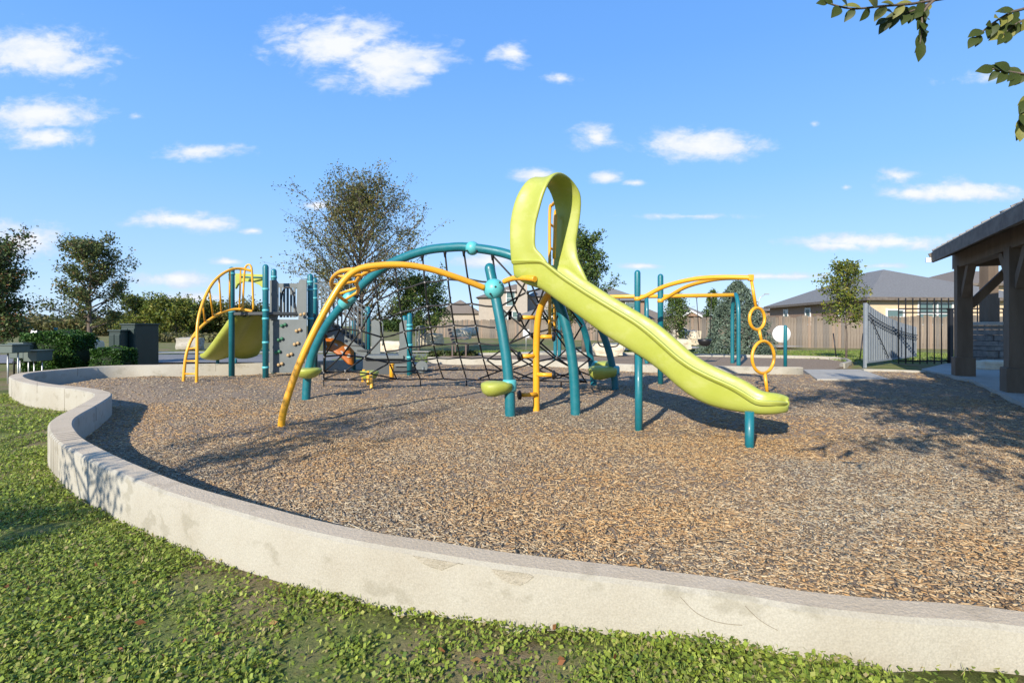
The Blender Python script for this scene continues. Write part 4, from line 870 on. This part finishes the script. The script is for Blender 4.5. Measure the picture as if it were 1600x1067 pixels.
# ------------------------------------------------------------------ boulders and blocks
def boulder(name, label, c, size, m, seed, group=None, rz=0):
    bm = bmesh.new(); bmesh.ops.create_cube(bm, size=1); bmesh.ops.subdivide_edges(bm, edges=bm.edges, cuts=5, use_grid_fill=True)
    for v in bm.verts:
        p = v.co.copy(); q = p.normalized()*.62; v.co = p.lerp(q, .28); n = mnoise.noise(v.co*2.3+Vector((seed*7.1, 0, 0)))*.10+mnoise.noise(v.co*6+Vector((seed*3.3, 5, 0)))*.05; v.co += v.co.normalized()*n
        v.co = Vector((v.co.x*size[0], v.co.y*size[1], v.co.z*size[2]))
    bmesh.ops.rotate(bm, verts=bm.verts, cent=(0, 0, 0), matrix=Matrix.Rotation(rz, 3, 'Z')); me = bpy.data.meshes.new(name); bm.to_mesh(me); bm.free(); me.materials.append(m); o = bpy.data.objects.new(name, me); o.location = c; link(o); tag(o, label, 'boulder', group); return o
boulder('boulder', 'cream limestone block under the dark green tree', A(673, 531, 24), (1.1, .7, .55), LIME_ST, 1, rz=.3); boulder('boulder', 'cream limestone block beside the bench', A(722, 522, 30), (1.1, .8, .6), LIME_ST, 2); boulder('boulder', 'smaller limestone block right of the bench boulder', A(735, 518, 31), (.9, .8, .5), LIME_ST, 3)
boulder('boulder', 'large squared limestone block behind the swing mulch', A(950, 546, 17.5), (1.0, .7, .42), LIME_ST, 4); boulder('boulder', 'pale limestone block left of the bucket swing', A(1078, 528, 22), (.8, .6, .62), LIME_ST, 5); boulder('boulder', 'low pale limestone block in front of the small tree', A(1062, 538, 20.5), (.8, .6, .4), LIME_ST, 6)
boulder('boulder', 'low stone seen between the transfer deck panels', A(605, 541, 18), (1.0, .5, .35), LIME_ST, 7); boulder('boulder', 'grey concrete block beyond the road behind the lime slide', A(297, 537, 27), (1.15, .7, .62), SLAB, 8); boulder('boulder', 'stone between the two clipped bushes', A(144, 548, 15.5), (.45, .4, .6), LIME_ST, 9)
boulder('boulder', 'flat pale rock behind the pavilion post', AX(1550, 11.6, .12), (.8, .5, .24), LIME_ST, 10)
ot = thing('grill_station', 'cream masonry grill stand with black hood beside the small tree', 'grill', A(1068, 533, 24)); b = MB(); b.poly([A(1055, 533, 24), A(1077, 533, 24), A(1077, 516, 24), A(1070, 511, 24), A(1058, 516, 24)], .6, (0, 1, 0)); b.build('stand', LIME_ST, ot, bevel=.03); b = MB(); b.lathe(A(1067, 519, 23.9), [(.19, -.1), (.24, 0), (.2, .14), (.08, .2)], 14); b.build('hood', BLACK, ot); b = MB(); b.box(tuple(A(1066, 526, 23.97)), (.3, .06, .1)); b.build('opening', BLACK, ot)
# bench
bt = thing('bench', 'brown slatted park bench on the lawn seen through the net', 'bench', A(715, 560, 17.5)); b0 = A(715, 556, 17.5); 
for i in range(5):
    b = MB(); b.beam(b0+Vector((-.14-.035*i, -.45, .45+.11*i)), b0+Vector((-.14-.035*i, .5, .45+.11*i)), .025, .085); b.build('back_slat', BROWNM, bt)
for i in range(4): b = MB(); b.beam(b0+Vector((-.08+.11*i, -.45, .42)), b0+Vector((-.08+.11*i, .5, .42)), .085, .025); b.build('seat_slat', BROWNM, bt)
for y in (-.42, .46):
    for x in (-.13, .32): b = MB(); b.beam(b0+Vector((x, y, -.2)), b0+Vector((x, y, .42)), .05, .05); b.build('leg', BROWNM, bt)
    b = MB(); b.beam(b0+Vector((-.2, y, .62)), b0+Vector((.34, y, .62)), .05, .03); b.build('arm_rest', BROWNM, bt)
# signs, lamp
st_ = thing('sign', 'small white notice on a thin post in front of the back fence', 'sign', AX(822, 26, -.3)); b = MB(); b.box(tuple(A(822, 521, 26)), (.32, .02, .42)); b.build('plate', WHITE, st_); b = MB(); b.tube([AX(822, 26.03, -.4), A(822, 515, 26.03)], .02, 8); b.build('post', CLIP, st_)
st_ = thing('sign', 'white square road sign left of the big clipped bush', 'sign', AX(52, 22, -.2)); b = MB(); b.box(tuple(A(53, 521, 22)), (.26, .02, .3)); b.build('plate', WHITE, st_); b = MB(); b.tube([AX(52, 22.03, -.3), A(52, 514, 22.03)], .022, 8); b.build('post', CLIP, st_)
st_ = thing('marker_post', 'blue marker post standing behind the big clipped bush', 'post', AX(87, 14.5, -.2)); b = MB(); b.tube([AX(87, 14.5, -.3), A(87, 514, 14.5)], .035, 10); b.build('shaft', mat('blue_paint', (.03, .07, .14), .5), st_); b = MB(); b.tube([A(87, 516, 14.5), A(87, 512, 14.5)], .042, 10); b.build('cap', TEAL, st_)
lt = thing('street_lamp', 'thin grey street lamp rising behind the conifer', 'street lamp', AX(1185, 60, -.3)); b = MB(); b.tube([AX(1185, 60, -.3), A(1185, 474, 60)], .06, 8); b.build('pole', CLIP, lt); b = MB(); b.tube(cr([A(1185, 474, 60), A(1188, 465, 60), A(1197, 459, 60)], 5), .05, 8); b.build('arm', CLIP, lt); b = MB(); b.box(tuple(A(1198, 459.5, 60)), (.5, .25, .12)); b.build('lamp_head', CLIP, lt)
# utility cabinets
def cabinet(label, x0, x1, yt, Y, D, zb=-.25):
    t = thing('utility_cabinet', label, 'cabinet', AX((x0+x1)/2, Y, zb)); a = AX(x0, Y, 0); c = AX(x1, Y, 0); zt = zz(yt, Y); xm = (a.x+c.x)/2; w = c.x-a.x
    b = MB(); b.box((xm, Y+D/2, (zb+zt)/2), (w, D, zt-zb)); b.build('body', CABG, t, bevel=.015); b = MB(); b.box((xm, Y+D/2, zt+.02), (w+.05, D+.05, .04)); b.build('lid', CABG, t, bevel=.01)
    for s in (-.24, .24): b = MB(); b.box((xm+s*w, Y-.006, (zb+zt)/2+.03), (w*.44, .02, (zt-zb)*.82)); b.build('door', CABG, t, bevel=.006)
    b = MB(); b.box((xm+.02, Y-.03, (zb+zt)/2), (.03, .03, .14)); b.build('handle', IRON, t)
cabinet('tall dark green utility cabinet behind the left wall', 189, 211, 508, 12.6, .85); cabinet('lower dark green utility cabinet partly behind the small bush', 170, 188, 518, 12.3, .25)
def meter(label, x0, x1, y0, y1, Y):
    t = thing('utility_box', label, 'utility box', AX((x0+x1)/2, Y, -.25)); a = A(x0, y0, Y); c = A(x1, y1, Y); b = MB(); b.box(((a.x+c.x)/2, Y+.2, (a.z+c.z)/2), (c.x-a.x, .4, a.z-c.z)); b.build('box', PALEG, t, bevel=.015)
    b = MB(); b.box(((a.x+c.x)/2, Y+.2, a.z+.012), (c.x-a.x+.04, .44, .024)); b.build('lid', PALEG, t)
    for f in (.2, .8): b = MB(); b.tube([(a.x+(c.x-a.x)*f, Y+.2, -.3), (a.x+(c.x-a.x)*f, Y+.2, c.z)], .014, 8); b.build('leg', CLIP, t)
meter('pale green utility box on white legs at the left edge', -8, 19, 540, 552, 10.6); meter('pale green utility box nearest the big clipped bush', 36, 57, 549, 565, 11.2); meter('grey utility box between the two pale ones', 14, 36, 537, 560, 11.6)
rt = thing('pipe_rail', 'dark double pipe rail in front of the big bush', 'railing', AX(50, 11.9, -.2))
for y in (537, 566): b = MB(); b.tube([A(20, y, 11.9), A(76, y, 11.9)], .016, 8); b.build('rail', IRON, rt)
for x in (22, 75): b = MB(); b.tube([A(x, 537, 11.9), AX(x, 11.9, -.3)], .018, 8); b.build('upright', IRON, rt)
# ------------------------------------------------------------------ vegetation
def leaf_cloud(name, C, size, cols, rng, parent, flat_=.0, aspect=.55, m=LEAF):
    n = len(C); a = rng.normal(size=(n, 3)); a /= np.linalg.norm(a, axis=1)[:, None]; b = rng.normal(size=(n, 3)); b[:, 2] += flat_; b -= a*(a*b).sum(1)[:, None]; b /= np.linalg.norm(b, axis=1)[:, None]
    s = (size*rng.uniform(.6, 1.3, n))[:, None]; V = np.stack([C-a*s*.5, C+b*s*aspect*.5+a*s*.05, C+a*s*.5, C-b*s*aspect*.5+a*s*.05], 1).reshape(-1, 3); Fq = np.arange(n*4).reshape(-1, 4)
    return np_mesh(name, V, Fq, m, colors=np.repeat(cols, 4, 0), parent=parent)
def palette(rng, n, pal, pr, C=None):
    pal = np.array(pal); ci = rng.choice(len(pal), n, p=pr); return pal[ci]*rng.uniform(.7, 1.3, (n, 1))
GREEN = ([(.06, .105, .022), (.09, .135, .025), (.04, .075, .018), (.13, .15, .03)], [.4, .3, .2, .1])
OLIVE = ([(.15, .135, .03), (.10, .115, .028), (.19, .145, .04), (.07, .085, .025)], [.35, .3, .15, .2])
BRIGHT = ([(.16, .18, .025), (.11, .15, .02), (.22, .20, .03), (.07, .10, .02)], [.4, .3, .15, .15])
RUST = ([(.08, .11, .03), (.115, .14, .035), (.18, .12, .04), (.055, .08, .024)], [.4, .25, .15, .2])
SAGE = ([(.12, .17, .12), (.16, .21, .15), (.09, .13, .09), (.19, .24, .17)], [.35, .3, .2, .15])
def tree(name, label, base, H, Rr, cb, pal, seed, nlimb=26, nsub=7, nleaf=26, leaf=.10, up=.55, trunk_r=.07, shape='round', lean=(0, 0), cat='tree', group=None, spread=.09, tip_only=False, twig_r=.006):
    rng = np.random.default_rng(seed); base = Vector(base); t = thing(name, label, cat, base, group); wood = MB(); C = []
    tr = [base+Vector((lean[0]*f*f+rng.normal(0, .015)*H*f, lean[1]*f*f+rng.normal(0, .015)*H*f, H*f*.92-(.1 if f == 0 else 0))) for f in np.linspace(0, 1, 8)]
    wood.tube(tr, [trunk_r*(1-.88*f) for f in np.linspace(0, 1, 8)], 8)
    def at(f): k = min(int(f*7), 6); return tr[k].lerp(tr[k+1], f*7-k)
    for i in range(nlimb):
        f = cb+(.95-cb)*((i+.5)/nlimb)**.9; p0 = at(min(f, .99)); az = i*2.399+rng.normal(0, .3); g = (f-cb)/(1-cb)
        if shape == 'round': ln = Rr*math.sqrt(max(.05, 1-(1.75*(g-.38))**2))
        elif shape == 'cone': ln = Rr*(1.03-g*.97)
        elif shape == 'vase': ln = Rr*(.75+.35*g)
        else: ln = Rr*(1-.55*g)
        ln *= rng.uniform(.72, 1.15); u = up*(.6+.7*g); dr = Vector((math.cos(az)*(1-u*.6), math.sin(az)*(1-u*.6), u)).normalized(); pts = [p0]; d_ = dr.copy(); m = 6
        for k in range(m): d_ = (d_+Vector(rng.normal(0, .13, 3))+Vector((0, 0, .06 if up > .3 else -.04))).normalized(); pts.append(pts[-1]+d_*(ln/m))
        r0 = trunk_r*.38*(1-.5*g); wood.tube(pts, [max(r0*(1-.85*k/m), twig_r*.7) for k in range(m+1)], 5, caps=False)
        for s in range(nsub):
            h = rng.uniform(.25, 1.0); k = min(int(h*m), m-1); q0 = pts[k].lerp(pts[k+1], h*m-k); dd = ((pts[k+1]-pts[k]).normalized()*.7+Vector(rng.normal(0, .6, 3))+Vector((0, 0, .25*up))).normalized(); l2 = ln*rng.uniform(.18, .42); q1 = q0+dd*l2*.5; q2 = q1+(dd+Vector(rng.normal(0, .25, 3))).normalized()*l2*.5
            wood.tube([q0, q1, q2], [twig_r, twig_r*.75, twig_r*.4], 4, caps=False)
            tt = rng.uniform(.15 if not tip_only else .5, 1.05, nleaf)
            for x in tt: C.append((q0.lerp(q1, x*2) if x < .5 else q1.lerp(q2, x*2-1))+Vector(rng.normal(0, spread, 3)))
    C = np.array([tuple(c) for c in C]); wood.build('trunk', BARK, t, recalc=False); cols = palette(rng, len(C), *pal)
    leaf_cloud('crown', C, leaf, cols, rng, t); return t
tree('oak_tree', 'rounded dark evergreen tree behind the clipped bushes at left', AX(140, 20, -.2), 4.7, 1.55, .24, RUST, 11, 36, 10, 38, .10, .5, .10)
tree('crape_myrtle', 'dark reddish tree cut off by the left edge of the frame', AX(-6, 13.5, -.2), 3.3, .95, .22, ([(.065, .10, .028), (.095, .13, .035), (.20, .10, .04), (.05, .075, .024)], [.45, .25, .12, .18]), 12, 36, 10, 34, .085, .6, .06, 'vase')
tree('elm_tree', 'tall sparse tree with bare upright twigs behind the play tower', AX(562, 22, -.25), 7.1, 3.7, .14, OLIVE, 13, 80, 14, 22, .095, .60, .13, 'round', spread=.10, twig_r=.009)
tree('live_oak', 'dense dark green young tree right of the stair railing', AX(655, 23, -.25), 3.3, 1.6, .22, GREEN, 14, 34, 9, 38, .11, .4, .07)
tree('maple_tree', 'tall leafy tree rising right behind the slide hood', AX(912, 21, -.2), 5.0, 1.75, .2, GREEN, 15, 36, 9, 34, .11, .6, .10, 'col')
tree('young_tree', 'small tree between the overhead arm and the grill', AX(1056, 21, -.2), 2.55, .65, .3, GREEN, 16, 20, 7, 30, .08, .5, .04)
tree('background_tree', 'dark tree rising behind the silvery conifer', AX(1116, 36, -.3), 4.1, 1.25, .15, GREEN, 17, 26, 7, 34, .14, .6, .08, 'cone')
tree('background_tree', 'green tree below the slide in front of the taupe house', AX(876, 27, -.3), 2.9, 1.0, .2, GREEN, 27, 24, 7, 30, .11, .5, .05)
st = tree('staked_tree', 'yellow green young tree with support stakes in front of the gate', AX(1322, 15.9, -.1), 3.2, .78, .36, BRIGHT, 18, 26, 7, 20, .09, .5, .035, 'round', twig_r=.005)
for s in (-1, 1):
    b = MB(); b.tube([AX(1322, 15.9, -.2)+Vector((s*.34, -.1, 0)), AX(1322, 15.9, .78)+Vector((s*.46, -.1, 0))], .018, 6); b.build('stake', IRON, st)
def conifer():
    base = AX(1152, 19.5, -.2); t = thing('conifer', 'broad silvery green conifer in front of the wooden fence', 'tree', base); rng = np.random.default_rng(5); b = MB(); b.tube([base, base+Vector((0, 0, 2.4))], [.09, .02], 8); b.build('trunk', BARK, t)
    n = 16000; h = rng.uniform(0, 1, n)**1.2; az = rng.uniform(0, 2*np.pi, n); lob = 1+.16*np.sin(az*5+h*9)+.12*np.sin(az*9-h*14); r = (1.28*(1-h)**.62+.04)*lob*rng.uniform(.55, 1.0, n)**.5
    top = 2.75; C = np.stack([base.x+r*np.cos(az), base.y+r*np.sin(az), base.z+.05+h*top+.12*np.sin(az*7+r*5)], 1); C += rng.normal(0, .03, C.shape)
    leaf_cloud('crown', C, .13, palette(rng, n, *SAGE), rng, t, aspect=.3)
conifer()
def clipped_bush(label, px, Y, w, d_, h, zb, seed):
    base = AX(px, Y, zb); t = thing('clipped_bush', label, 'bush', base, 'clipped bushes by the wall'); rng = np.random.default_rng(seed); n = int(9000*w*h)
    v = rng.normal(size=(n, 3)); v /= np.linalg.norm(v, axis=1)[:, None]; v = np.sign(v)*np.abs(v)**.78; v /= np.maximum(np.abs(v).max(1), .55)[:, None]**.6; v *= rng.uniform(.86, 1.02, (n, 1))*.74; v *= 1+.05*np.sin(v[:, :1]*7+seed)+.05*np.sin(v[:, 1:2]*6+v[:, 2:3]*8)
    C = np.stack([base.x+v[:, 0]*w/2, base.y+v[:, 1]*d_/2, zb+h/2+v[:, 2]*h/2], 1); leaf_cloud('foliage', C, .06, palette(rng, n, [(.03, .085, .012), (.05, .12, .015), (.02, .055, .01), (.08, .15, .02)], [.4, .3, .2, .1]), rng, t)
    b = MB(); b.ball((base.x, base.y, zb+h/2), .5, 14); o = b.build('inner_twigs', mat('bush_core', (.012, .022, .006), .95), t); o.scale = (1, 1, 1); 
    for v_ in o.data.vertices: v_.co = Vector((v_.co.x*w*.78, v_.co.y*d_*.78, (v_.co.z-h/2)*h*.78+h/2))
clipped_bush('larger clipped dark green bush beside the utility boxes', 94, 12.3, 1.75, 1.3, 1.42, -.35, 1); clipped_bush('smaller clipped round bush in front of the low cabinet', 178, 11.9, 1.02, .9, 1.0, -.35, 2)
def mass(name, label, x0, x1, Y, h, n, pal, seed, kind='stuff', size=.3, D=5):
    rng = np.random.default_rng(seed); a = AX(x0, Y, 0).x; c = AX(x1, Y, 0).x; x = rng.uniform(a, c, n); y = Y+rng.uniform(0, D, n); hh = np.array([h*(.72+.35*mnoise.noise(Vector((p*.35, q*.3, seed)))+.22*mnoise.noise(Vector((p*1.3, q, seed)))) for p, q in zip(x, y)]); z = -.4+hh*rng.uniform(0, 1, n)**.55
    o = leaf_cloud(name, np.stack([x, y, z], 1), size, palette(rng, n, *pal), rng, None); tag(o, label, 'shrubs', kind=kind)
mass('far_woods', 'far line of olive scrub and trees beyond the road', -120, 330, 58, 3.0, 26000, ([(.11, .11, .03), (.14, .125, .045), (.08, .095, .03), (.17, .14, .06)], [.35, .3, .2, .15]), 3, size=.42, D=14)
mass('far_woods', 'far dark trees on the skyline between the houses', 560, 780, 95, 3.2, 7000, GREEN, 6, size=.6, D=10)
for i, (px, Y, w, h) in enumerate(((225, 44, 2.6, 2.9), (275, 43, 2.8, 3.0), (318, 45, 2.4, 2.6), (350, 46, 2.4, 2.3), (395, 47, 2.6, 2.4))):
    tree('wild_shrub', ('broad yellow green shrub just right of the cabinets', 'tallest yellow green shrub left of the yellow arch', 'yellow green shrub behind the foot of the yellow arch', 'green shrub seen through the yellow arch', 'green shrub behind the lime slide')[i], AX(px, Y, -.4), h, w, .06, BRIGHT if i < 3 else OLIVE, 40+i, 34, 8, 26, .22, .5, .06, 'round', cat='shrub', group='shrubs beyond the road', spread=.16)
mass('dry_grass', 'tall olive grass in front of the far shrubs', 190, 420, 38, .9, 5000, ([(.16, .14, .06), (.11, .115, .035)], [.5, .5]), 8, size=.3, D=5)
mass('ornamental_grass', 'dark ornamental grass clump around the bench', 668, 745, 17.6, .62, 5000, ([(.05, .075, .02), (.08, .09, .03)], [.6, .4]), 9, size=.16, D=1.2)
# ------------------------------------------------------------------ the tree overhead at right: its twigs hang into the picture
def leaf_mesh():
    b = MB(); n = 7; V = []; 
    for i in range(n):
        f = i/(n-1); w = .5*math.sin(math.pi*min(f*1.04, 1))**.8*.62*(1-.25*f); V += [(-w, f, .06*math.sin(f*3)+abs(w)*.22), (0, f, .06*math.sin(f*3)), (w, f, .06*math.sin(f*3)+abs(w)*.22)]
    b.add(V, [q for i in range(n-1) for q in ((i*3, i*3+1, i*3+4, i*3+3), (i*3+1, i*3+2, i*3+5, i*3+4))], True); return b.mesh('leaf')
def overhead_tree():
    base = Vector((3.55, -1.5, .0)); t = tree('overhanging_tree', 'near tree at top right, its leafy twigs hanging into the frame', base, 6.0, 2.75, .46, ([(.06, .09, .02), (.10, .12, .03), (.04, .06, .015)], [.5, .3, .2]), 21, 56, 12, 64, .115, .25, .10, 'round', lean=(-1.1, .9))
    lm = [leaf_mesh() for _ in range(2)]
    cols = [mat('near_leaf_dark', (.035, .055, .014), .5, (.06, .08, .018), 30, spec=.35, trans=.25), mat('near_leaf_yellow', (.26, .25, .06), .5, (.16, .17, .04), 25, spec=.3, trans=.3)]
    for m_, c in zip(lm, cols): m_.materials.append(c)
    rnd = random.Random(5)
    twigs = [[(1420, -60, 1.35), (1500, -14, 1.32), (1440, 4, 1.3), (1380, 10, 1.29), (1330, 14, 1.28), (1288, 4, 1.27)], [(1500, -30, 1.35), (1470, -5, 1.34), (1440, 12, 1.33), (1412, 22, 1.32), (1385, 30, 1.32)], [(1490, -30, 1.3), (1460, 0, 1.3), (1443, 20, 1.3), (1440, 45, 1.29), (1437, 70, 1.29)],
             [(1650, -20, 1.25), (1610, 10, 1.25), (1580, 20, 1.25), (1550, 38, 1.24), (1524, 60, 1.23)], [(1640, 20, 1.25), (1605, 30, 1.25), (1585, 40, 1.25), (1568, 55, 1.24)], [(1660, 130, 1.2), (1610, 118, 1.2), (1580, 113, 1.2), (1550, 108, 1.2)], [(1640, 120, 1.2), (1615, 140, 1.2), (1601, 165, 1.2), (1596, 195, 1.2)]]
    for tw in twigs:
        pts = cr([A(*p) for p in tw], 5); b = MB(); b.tube(pts, [.0035*(1-.7*i/(len(pts)-1))+.0008 for i in range(len(pts))], 5); br = b.build('twig', BARK, t)
        n = 7 + len(tw)
        for k in range(n):
            f = .38+.62*(k+.3)/n; i = f*(len(pts)-1); j = min(int(i), len(pts)-2); p = pts[j].lerp(pts[j+1], i-j); tg = (pts[j+1]-pts[j]).normalized(); side = 1 if k % 2 else -1
            dirv = (tg*.7+Vector((0, rnd.uniform(-.4, .4), side*.55-.35))).normalized()
            if k == n-1: dirv = (tg+Vector((0, 0, -.3))).normalized()
            o = bpy.data.objects.new('leaf', lm[1 if rnd.random() < .22 else 0]); s = rnd.uniform(.032, .05); z = Vector((rnd.uniform(-.6, .6), -1, rnd.uniform(-.2, .7))); x = dirv.cross(z).normalized(); z = x.cross(dirv).normalized()
            mt = Matrix((x, dirv, z)).transposed().to_4x4(); o.rotation_euler = mt.to_euler(); o.location = p-origin(t); o.scale = (s, s, s); link(o, br); o.location = p-origin(br)
    b = MB(); b.tube(cr([Vector((2.8, -.9, 2.9)), Vector((2.4, .2, 2.8)), Vector((1.8, .9, 2.3)), A(1650, -20, 1.25)], 5), [.03]*5+[.02]*5+[.008]*6, 6); b.build('limb', BARK, t)
overhead_tree()
tree('shade_tree', 'slender tree left of the camera whose shadow falls across the wall', (-4.5, .2, -.15), 3.3, 1.15, .4, GREEN, 22, 24, 6, 14, .07, .6, .045, 'vase', spread=.06)
# ------------------------------------------------------------------ ground cover in front of the wall
def ground_cover():
    rng = np.random.default_rng(9); Q = []
    for (y0, y1, x0, x1, dn) in ((.9, 2.2, -2.6, 2.6, 24000), (2.2, 3.4, -4, .6, 17000), (3.4, 5.5, -6, -1, 8000), (5.5, 9, -9.5, -3, 3400)):
        n = int((y1-y0)*(x1-x0)*dn); x = rng.uniform(x0, x1, n); y = rng.uniform(y0, y1, n); Q.append(np.stack([x, y, np.full(n, 1+.0*y0+max(0, y0-2)*.22)], 1))
    Q = np.concatenate(Q); outer = [(p.x, p.y) for p in wo]+[(-3.5, 14), (12, 14), (12, -.3)]
    k = ~inside(outer, Q[:, 0], Q[:, 1]) & (np.abs(Q[:, 0]) < Q[:, 1]*1.08+.3); Q = Q[k]
    nz = np.array([mnoise.noise(Vector((a*1.5, b_*1.5, 1.7)))+.6*mnoise.noise(Vector((a*4.5, b_*4.5, 4))) for a, b_ in Q[:, :2]])
    keep = rng.uniform(0, 1, len(Q)) < np.clip(.88+nz*1.8, .12, 1); Q = Q[keep]; nz = nz[keep]; n = len(Q)
    z = gz(Q[:, 0], Q[:, 1])+rng.uniform(.002, .032, n)*np.clip(.75+nz, .3, 1.4); C = np.stack([Q[:, 0], Q[:, 1], z], 1)
    kind = rng.uniform(0, 1, n) < .76; az = rng.uniform(0, 2*np.pi, n); tilt = np.where(kind, rng.normal(.15, .45, n), rng.uniform(.5, 1.3, n))
    a = np.stack([np.cos(az)*np.cos(tilt), np.sin(az)*np.cos(tilt), np.sin(tilt)], 1); sd = np.stack([-np.sin(az), np.cos(az), rng.normal(0, .3, n)], 1); ln = np.where(kind, rng.uniform(.010, .022, n), rng.uniform(.014, .03, n))*Q[:, 2]; wd = np.where(kind, ln*.8, .0028*Q[:, 2])
    V = np.stack([C, C+a*(ln*.55)[:, None]+sd*(wd*.5)[:, None], C+a*ln[:, None], C+a*(ln*.55)[:, None]-sd*(wd*.5)[:, None]], 1).reshape(-1, 3); Fq = np.arange(n*4).reshape(-1, 4)
    pal = np.array([(.225, .29, .038), (.30, .36, .055), (.15, .215, .03), (.36, .37, .09), (.33, .27, .12), (.085, .14, .022)]); ci = rng.choice(6, n, p=[.32, .26, .17, .1, .07, .08]); col = pal[ci]*rng.uniform(.75, 1.25, (n, 1))
    o = np_mesh('ground_cover', V, Fq, LEAF, colors=np.repeat(col, 4, 0)); tag(o, 'small leafed green weeds and grass in front of the wall', 'grass', kind='stuff')
    n = 130; x = rng.uniform(-2.5, 1.4, n); y = rng.uniform(1.0, 2.6, n); k = ~inside(outer, x, y); x, y = x[k], y[k]; C = np.stack([x, y, gz(x, y)+.02], 1)
    o = leaf_cloud('fallen_leaves', C, .035, palette(rng, len(C), [(.28, .12, .05), (.33, .2, .08), (.22, .09, .05)], [.4, .3, .3]), rng, None, flat_=3); tag(o, 'scattered fallen brown leaves on the grass', 'leaves', kind='stuff')
    # lawn blades behind the play area
    n = 42000; x = rng.uniform(-6, 18, n); y = rng.uniform(14.5, 26, n); k = ~inside(SWING, x, y); x, y = x[k], y[k]; C = np.stack([x, y, gz(x, y)+.03], 1); n = len(C)
    o = leaf_cloud('lawn_grass', C, .12, palette(rng, n, [(.15, .22, .035), (.20, .25, .05), (.24, .24, .08)], [.5, .3, .2]), rng, None, aspect=.16); tag(o, 'mown lawn grass between the swings and the back fence', 'grass', kind='stuff')
ground_cover()
